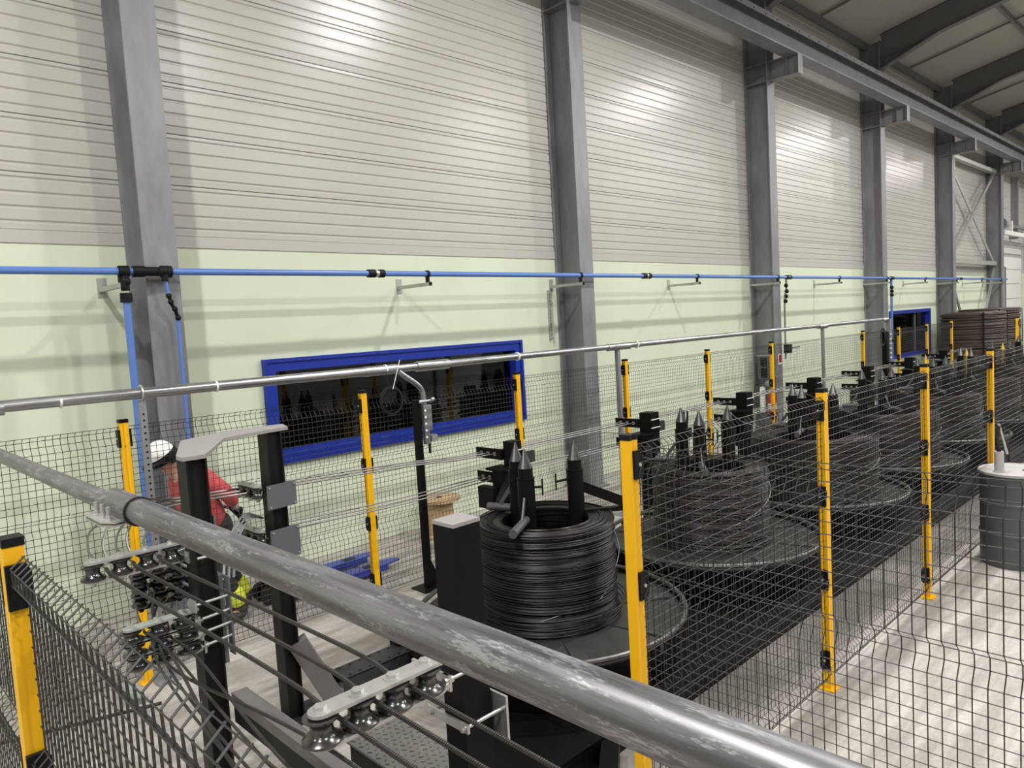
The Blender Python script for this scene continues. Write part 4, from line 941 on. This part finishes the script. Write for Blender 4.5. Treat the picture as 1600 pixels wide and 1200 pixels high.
mb = MB(); mb.tube([(3.05, 6.72, .42), (2.86, 6.70, .84), (2.79, 6.69, .99)], .022, 10); mb.tube([(2.78, 6.53, 1.0), (2.80, 6.58, .96), (2.84, 6.69, .88), (2.80, 6.80, .96), (2.78, 6.85, 1.0)], .017, 8); mb.tube([(2.78, 6.52, 1.0), (2.78, 6.87, 1.0)], .019, 10); mb.build('tiller', 'blackplastic', t, True)
# wooden reel
t = thing('wooden_reel', 'small pale wooden cable reel standing by the green wall', 'reel', (5.5, 7.1, 0))
mb = MB(); mb.cyl((5.5, 7.1, .44), (5.5, 7.1, .475), .26, n=28); mb.build('flange', 'wood', t, True)
mb = MB(); mb.cyl((5.5, 7.1, 0), (5.5, 7.1, .035), .26, n=28); mb.build('flange', 'wood', t, True)
mb = MB(); mb.cyl((5.5, 7.1, .035), (5.5, 7.1, .44), .17, n=24); mb.build('core', 'wood', t, True)
mb = MB(); mb.cyl((5.5, 7.1, .475), (5.5, 7.1, .477), .04, n=12); mb.build('bore', 'black', t)
# things on and beside the third column
t = thing('control_box', 'grey upright enclosure on the third column', 'box', (14.36, 7.3, 1.12))
mb = MB(); mb.bb(14.29, 14.428, 7.20, 7.42, 1.12, 1.59); mb.build('box', 'boxgrey', t)
mb = MB(); mb.bb(14.28, 14.43, 7.19, 7.43, 1.59, 1.615); mb.build('box_lid', 'boxlight', t)
for z0, z1 in ((1.38, 1.56), (1.15, 1.35)): mb = MB(); mb.bb(14.283, 14.29, 7.22, 7.36, z0, z1); mb.build('box_panel', 'black', t)
mb = MB(); mb.sphere((14.35, 7.22, 1.03), .085, 14, 10, (.7, 1, .9)); one('plastic_cover', mb, 'boxlight', 'rounded pale plastic cover under the grey enclosure', 'cover')
t = thing('fire_extinguisher', 'red fire extinguisher at the foot of the third column', 'extinguisher', (14.33, 7.15, .35))
ex, ey = 14.33, 7.15
mb = MB(); mb.lathe([(0, .38), (.08, .38), (.085, .40), (.085, .82), (.06, .89), (.03, .92), (.03, .94), (0, .94)], 20, (ex, ey, 0)); mb.build('cylinder', 'redpaint', t, True)
mb = MB(); mb.lathe([(.0855, .5), (.0862, .5), (.0862, .62), (.0855, .62)], 20, (ex, ey, 0)); mb.build('paper_label', 'white', t, True)
mb = MB(); mb.cyl((ex, ey, .94), (ex, ey, .965), .025, n=10); mb.bar((ex-.06, ey, .975), (ex+.06, ey, .975), .02, .012); mb.tube(spline([(ex, ey-.02, .96), (ex-.08, ey-.04, .9), (ex-.09, ey-.03, .6)], 6), .011, 6); mb.build('valve_head', 'blackplastic', t, True)
mb = MB(); mb.bb(ex-.08, ex+.10, ey-.08, ey+.08, .355, .379); mb.bb(ex+.09, ex+.10, ey-.05, ey+.05, .38, .8); mb.build('holder', 'black', t)
t = thing('white_tank', 'slim white filter tank beside the red extinguisher', 'tank', (14.34, 7.36, .4))
ex, ey = 14.34, 7.36
mb = MB(); mb.lathe([(0, .42), (.055, .42), (.06, .45), (.06, .92), (.03, .96), (0, .96)], 16, (ex, ey, 0)); mb.build('tank_body', 'white', t, True)
mb = MB(); mb.tube(spline([(ex, ey, .96), (ex-.04, ey+.10, 1.02), (ex-.05, ey+.16, .85), (ex-.03, ey+.12, .55)], 6), .012, 6); mb.build('hose', 'rubber', t, True)
mb = MB(); mb.bb(ex-.06, ex+.088, ey-.05, ey+.05, .40, .42); mb.build('tank_bracket', 'black', t)
t = thing('safety_sign', 'small red and white safety sign on the third column', 'sign', (14.62, 7.09, 1.45))
mb = MB(); mb.bb(14.54, 14.70, 7.092, 7.099, 1.40, 1.62); mb.build('sign_board', 'white', t)
mb = MB(); mb.bb(14.56, 14.68, 7.089, 7.092, 1.44, 1.60); mb.build('sign_face', 'redpaint', t)
# grey barrel with hand pump
bx, by = 8.13, 1.66
t = thing('steel_barrel', 'grey steel barrel with pale lid outside the front fence', 'barrel', (bx, by, 0))
mb = MB(); mb.lathe([(0, .0), (.285, .0), (.29, .02), (.29, .29), (.298, .30), (.298, .315), (.29, .325), (.29, .58), (.298, .59), (.298, .605), (.29, .615), (.29, .86), (.297, .875), (.297, .885)], 48, (bx, by, 0)); mb.build('barrel_body', 'barrel', t, True)
mb = MB(); mb.lathe([(.303, .868), (.306, .89), (.296, .898), (.285, .886), (.0, .884)], 48, (bx, by, 0)); mb.build('barrel_lid', 'lid', t, True)
t = thing('hand_pump', 'grey hand grease pump standing on the barrel lid', 'pump', (8.0, 1.78, .884))
px, py = 7.985, 1.76
mb = MB(); mb.cyl((px, py, .884), (px, py, 1.08), .04, n=20); mb.cyl((px, py, .884), (px, py, .90), .048, n=20); mb.build('pump_body', 'lid', t, True)
mb = MB(); mb.tube(spline([(px, py, 1.08), (px-.03, py+.01, 1.2), (px-.015, py, 1.32)], 5), .018, 8); mb.tube(spline([(px+.02, py-.01, 1.25), (px+.08, py-.05, 1.12), (px+.09, py-.06, .98)], 5), .012, 8); mb.build('pump_hose', 'rubber', t, True)
mb = MB(); mb.cyl((px-.01, py, 1.34), (px+.07, py-.05, 1.05), .013, n=10); mb.build('pump_lever', 'zinc', t, True)
mb = MB(); mb.bar((8.14, 1.60, .892), (8.34, 1.44, .896), .025, .012); one('loose_wrench', mb, 'galv_col', 'flat steel wrench lying on the barrel lid', 'wrench')
# big brown coils beyond the far end
bc = [(25.67, 6.32, .86, 1.05, 0, 'coilbrown', 'lower big brown coil of the stack beyond the far fence'), (25.67, 6.32, .86, 1.07, 1.06, 'coilbrown', 'upper big brown coil of the stack beyond the far fence'),
      (27.42, 6.3, .86, 1.05, 0, 'coilbrown', 'lower brown coil of the second stack, further right'), (27.42, 6.3, .86, 1.12, 1.06, 'coilbrown', 'upper brown coil of the second stack, further right'),
      (28.4, 3.4, .9, 1.05, 0, 'coil', 'lower dark coil of the stack at the right picture edge'), (28.4, 3.4, .9, 1.12, 1.06, 'coil', 'upper dark coil of the stack at the right picture edge')]
for x, y, R, H, z, mm, l in bc:
    t = thing('brown_coil', l, 'wire coil', (x, y, z), 'stacked coils beyond the fence')
    m = coil_mesh(R, .5, H, 22, int(x*10+z*7+y), wr=.03, loose=False, nseg=30); o = share('wire_winding', m.mesh('wire_winding', mm, True), t, (0, 0, 0)); o['kind'] = 'stuff'
    for a in (-2.6, -1.2):
        m = MB(); m.bar(((R+.03)*math.cos(a), (R+.03)*math.sin(a), 0.02), ((R+.03)*math.cos(a), (R+.03)*math.sin(a), H-.02), .05, .012, (math.cos(a), math.sin(a), 0)); o = m.mesh('strap', 'black'); share('strap', o, t, (0, 0, 0))

# ================================================================== THE WORKER
def skin_mesh(name, joints, edges, m, parent, sub=2, root=0):
    me = bpy.data.meshes.new(name); me.from_pydata([j[0] for j in joints], edges, [])
    o = bpy.data.objects.new(name, me); C.objects.link(o)
    md = o.modifiers.new('skin', 'SKIN'); md.use_smooth_shade = True
    for i, j in enumerate(joints):
        r = j[1]; me.skin_vertices[0].data[i].radius = r if isinstance(r, tuple) else (r, r)
    for q in (root if isinstance(root, tuple) else (root,)): me.skin_vertices[0].data[q].use_root = True
    s = o.modifiers.new('sub', 'SUBSURF'); s.levels = sub; s.render_levels = sub
    dg = bpy.context.evaluated_depsgraph_get(); ev = o.evaluated_get(dg); nm = bpy.data.meshes.new_from_object(ev, depsgraph=dg)
    bpy.data.objects.remove(o); bpy.data.meshes.remove(me)
    off = Vector(parent.get('_o', (0, 0, 0)))
    for v in nm.vertices: v.co -= off
    nm.materials.clear(); nm.materials.append(M[m])
    for p in nm.polygons: p.use_smooth = True
    r = bpy.data.objects.new(name, nm); C.objects.link(r); r.parent = parent; r['_o'] = list(off); return r
wk = thing('person', 'worker in red jacket and white helmet bending behind the fence, gripping a tiller', 'person', (2.78, 6.62, 0))
Y0 = 6.62
pel = (2.60, Y0, .93); ch = (2.36, Y0-.01, 1.25); nk = (2.27, Y0-.01, 1.42); hd = (2.20, Y0-.01, 1.52)
shR = (2.45, Y0-.20, 1.36); elR = (2.62, Y0-.23, 1.18); wrR = (2.72, Y0-.10, 1.035)
shL = (2.36, Y0+.19, 1.34); elL = (2.46, Y0+.27, 1.10); wrL = (2.66, Y0+.2, 1.02)
hpR = (2.60, Y0-.10, .88); knR = (2.53, Y0-.13, .48); anR = (2.68, Y0-.14, .10); toR = (2.50, Y0-.15, .04)
hpL = (2.62, Y0+.10, .88); knL = (2.67, Y0+.12, .47); anL = (2.84, Y0+.12, .10); toL = (2.68, Y0+.13, .04)
body_j = [(pel, (.13, .10)), ((2.47, Y0, 1.08), (.13, .11)), (ch, (.15, .11)), (nk, .058), (hd, .085), ((2.155, Y0-.01, 1.60), .09), (shR, .062), (elR, .045), (wrR, .03), (shL, .062), (elL, .045), (wrL, .03), (hpR, .085), (knR, .058), (anR, .032), (toR, .018), (hpL, .085), (knL, .058), (anL, .032), (toL, .018)]
# hands as finger chains grown from the wrists
def fingers(joints, edges, wrist_i, wpos, grip):
    base = V(*wpos); d = (V(*grip)-base); d.normalize(); side = V(0, 1, 0)
    palm = base+d*.055; joints.append((tuple(palm), .026)); pi_ = len(joints)-1; edges.append((wrist_i, pi_))
    for k, (o, l) in enumerate(((-.03, .036), (-.01, .042), (.01, .040), (.03, .030))):
        a = palm+d*.03+side*o; b = a+d*l*.6+V(0, 0, -.022); c = b+d*(-.012)+V(0, 0, -.024)
        for q in (a, b, c): joints.append((tuple(q), .0095)); edges.append((len(joints)-2 if q is not a else pi_, len(joints)-1))
    a = base+d*.03+side*(-.036)+V(0, 0, -.01); b = a+d*.03+V(0, .012, -.03); joints.append((tuple(a), .011)); edges.append((pi_, len(joints)-1)); joints.append((tuple(b), .0095)); edges.append((len(joints)-2, len(joints)-1))
be = [(0, 1), (1, 2), (2, 3), (3, 4), (4, 5), (2, 6), (6, 7), (7, 8), (2, 9), (9, 10), (10, 11), (0, 12), (12, 13), (13, 14), (14, 15), (0, 16), (16, 17), (17, 18), (18, 19)]
body = skin_mesh('body', body_j, be, 'skin', wk, 2)
# face: nose, eyes, mouth, ears on the tilted head; the helmet covers the crown
hax = (V(2.155, Y0-.01, 1.60)-V(*nk)).normalized(); fdir = V(-.50, -.35, -.79).normalized(); fdir = (fdir-hax*fdir.dot(hax)).normalized(); sd = hax.cross(fdir)
hc = V(2.185, Y0-.01, 1.565)
mb = MB(); mb.sphere(hc-hax*.005, .092, 20, 14, (1, .92, 1.12)); mb.sphere(hc+fdir*.09-hax*.015, .017, 10, 8); mb.sphere(hc+sd*.085-hax*.01, .022, 10, 8, (1, .5, 1.3)); mb.sphere(hc-sd*.085-hax*.01, .022, 10, 8, (1, .5, 1.3)); mb.sphere(hc-hax*.075+fdir*.045, .042, 12, 8); mb.build('face', 'skin', body, True)
mb = MB()
for s in (-1, 1): mb.sphere(hc+fdir*.083+sd*(.032*s)+hax*.012, .010, 8, 6)
mb.bar(hc+fdir*.088-hax*.052-sd*.022, hc+fdir*.088-hax*.052+sd*.022, .006, .006); mb.build('face_feature', 'boot', body, True)
# helmet: white shell, black peak and ear muffs
hel = bpy.data.objects.new('helmet', None)
mb = MB(); prof = [(.118*math.cos(a), .035+.125*math.sin(a)) for a in [PI/2*i/8 for i in range(9)]]; prof[-1] = (.002, .16); mb.lathe([(.126, .025), (.122, .02), (.110, .03)][::-1]+prof, 28, hc+hax*.005, hax); h = mb.build('helmet_shell', 'white', wk, True)
mb = MB(); Mx = Matrix((sd, fdir, hax)).transposed().to_4x4(); Mx.translation = hc+hax*.03
mb.prism_m([(.125*math.cos(a), .125*math.sin(a)*1.0) for a in [PI*i/10 for i in range(11)]][::1]+[(-.08, .05), (.08, .05)], .012, Mx) if False else None
mb.prism_m([(.12*math.cos(PI*i/12), .10+.10*math.sin(PI*i/12)) for i in range(13)], .010, Mx); mb.build('helmet_peak', 'blackplastic', h)
mb = MB(); mb.lathe([(.122, -.03), (.128, -.025), (.128, .038), (.121, .04)], 28, hc+hax*.005, hax); mb.build('helmet_band', 'blackplastic', h, True)
mb = MB()
for s in (-1, 1): mb.cyl(hc+sd*(s*.085)-hax*.02, hc+sd*(s*.135)-hax*.02, .05, .042, n=16)
mb.build('ear_muff', 'blackplastic', h, True)
# jacket, trousers, gloves, boots
jk = [((2.60, Y0, .86), (.20, .16)), ((2.45, Y0, 1.05), (.235, .17)), (ch, (.235, .17)), ((2.31, Y0-.01, 1.385), (.085, .085)), (shR, .092), (elR, .075), ((2.70, Y0-.13, 1.07), .058), (shL, .092), (elL, .075), ((2.61, Y0+.22, 1.035), .058)]
skin_mesh('jacket', jk, [(0, 1), (1, 2), (2, 3), (2, 4), (4, 5), (5, 6), (2, 7), (7, 8), (8, 9)], 'red', wk, 2)
tr = []
for sg, kn, sh_ in ((-1, knR, (2.64, Y0-.138, .24)), (1, knL, (2.79, Y0+.12, .24))):
    tr += [((2.57, Y0+sg*.05, 1.02), .115), ((2.60, Y0+sg*.075, .84), .12), ((kn[0]*.5+1.305, Y0+sg*.10, .66), .105), (kn, .085), (sh_, .075)]
skin_mesh('trousers', tr, [(0, 1), (1, 2), (2, 3), (3, 4), (5, 6), (6, 7), (7, 8), (8, 9)], 'trouser', wk, 2, (0, 5))
for sh_, an in (((2.61, Y0-.138, .34), anR), ((2.76, Y0+.12, .34), anL)):
    skin_mesh('hi_vis_cuff', [(sh_, .086), (((sh_[0]+an[0])/2, an[1], .22), .088), ((an[0], an[1], .13), .080)], [(0, 1), (1, 2)], 'hivis', wk, 2)
for an, to in ((anR, toR), (anL, toL)):
    skin_mesh('boot', [((an[0], an[1], .19), .062), ((an[0], an[1], .12), .062), ((an[0]+.015, an[1], .055), (.055, .055)), ((to[0]+.05, to[1], .05), (.05, .045)), ((to[0]-.04, to[1], .042), (.045, .038))], [(0, 1), (1, 2), (2, 3), (3, 4)], 'boot', wk, 2)
for i, (wp, gp) in enumerate(((wrR, (2.78, 6.59, 1.01)), (wrL, (2.78, 6.80, 1.01)))):
    gj = [(tuple(V(*wp)-(V(*gp)-V(*wp)).normalized()*.05), .036), (wp, .033)]; ge = [(0, 1)]
    fingers(gj, ge, 1, wp, gp); skin_mesh('glove', gj, ge, 'glove', wk, 2)
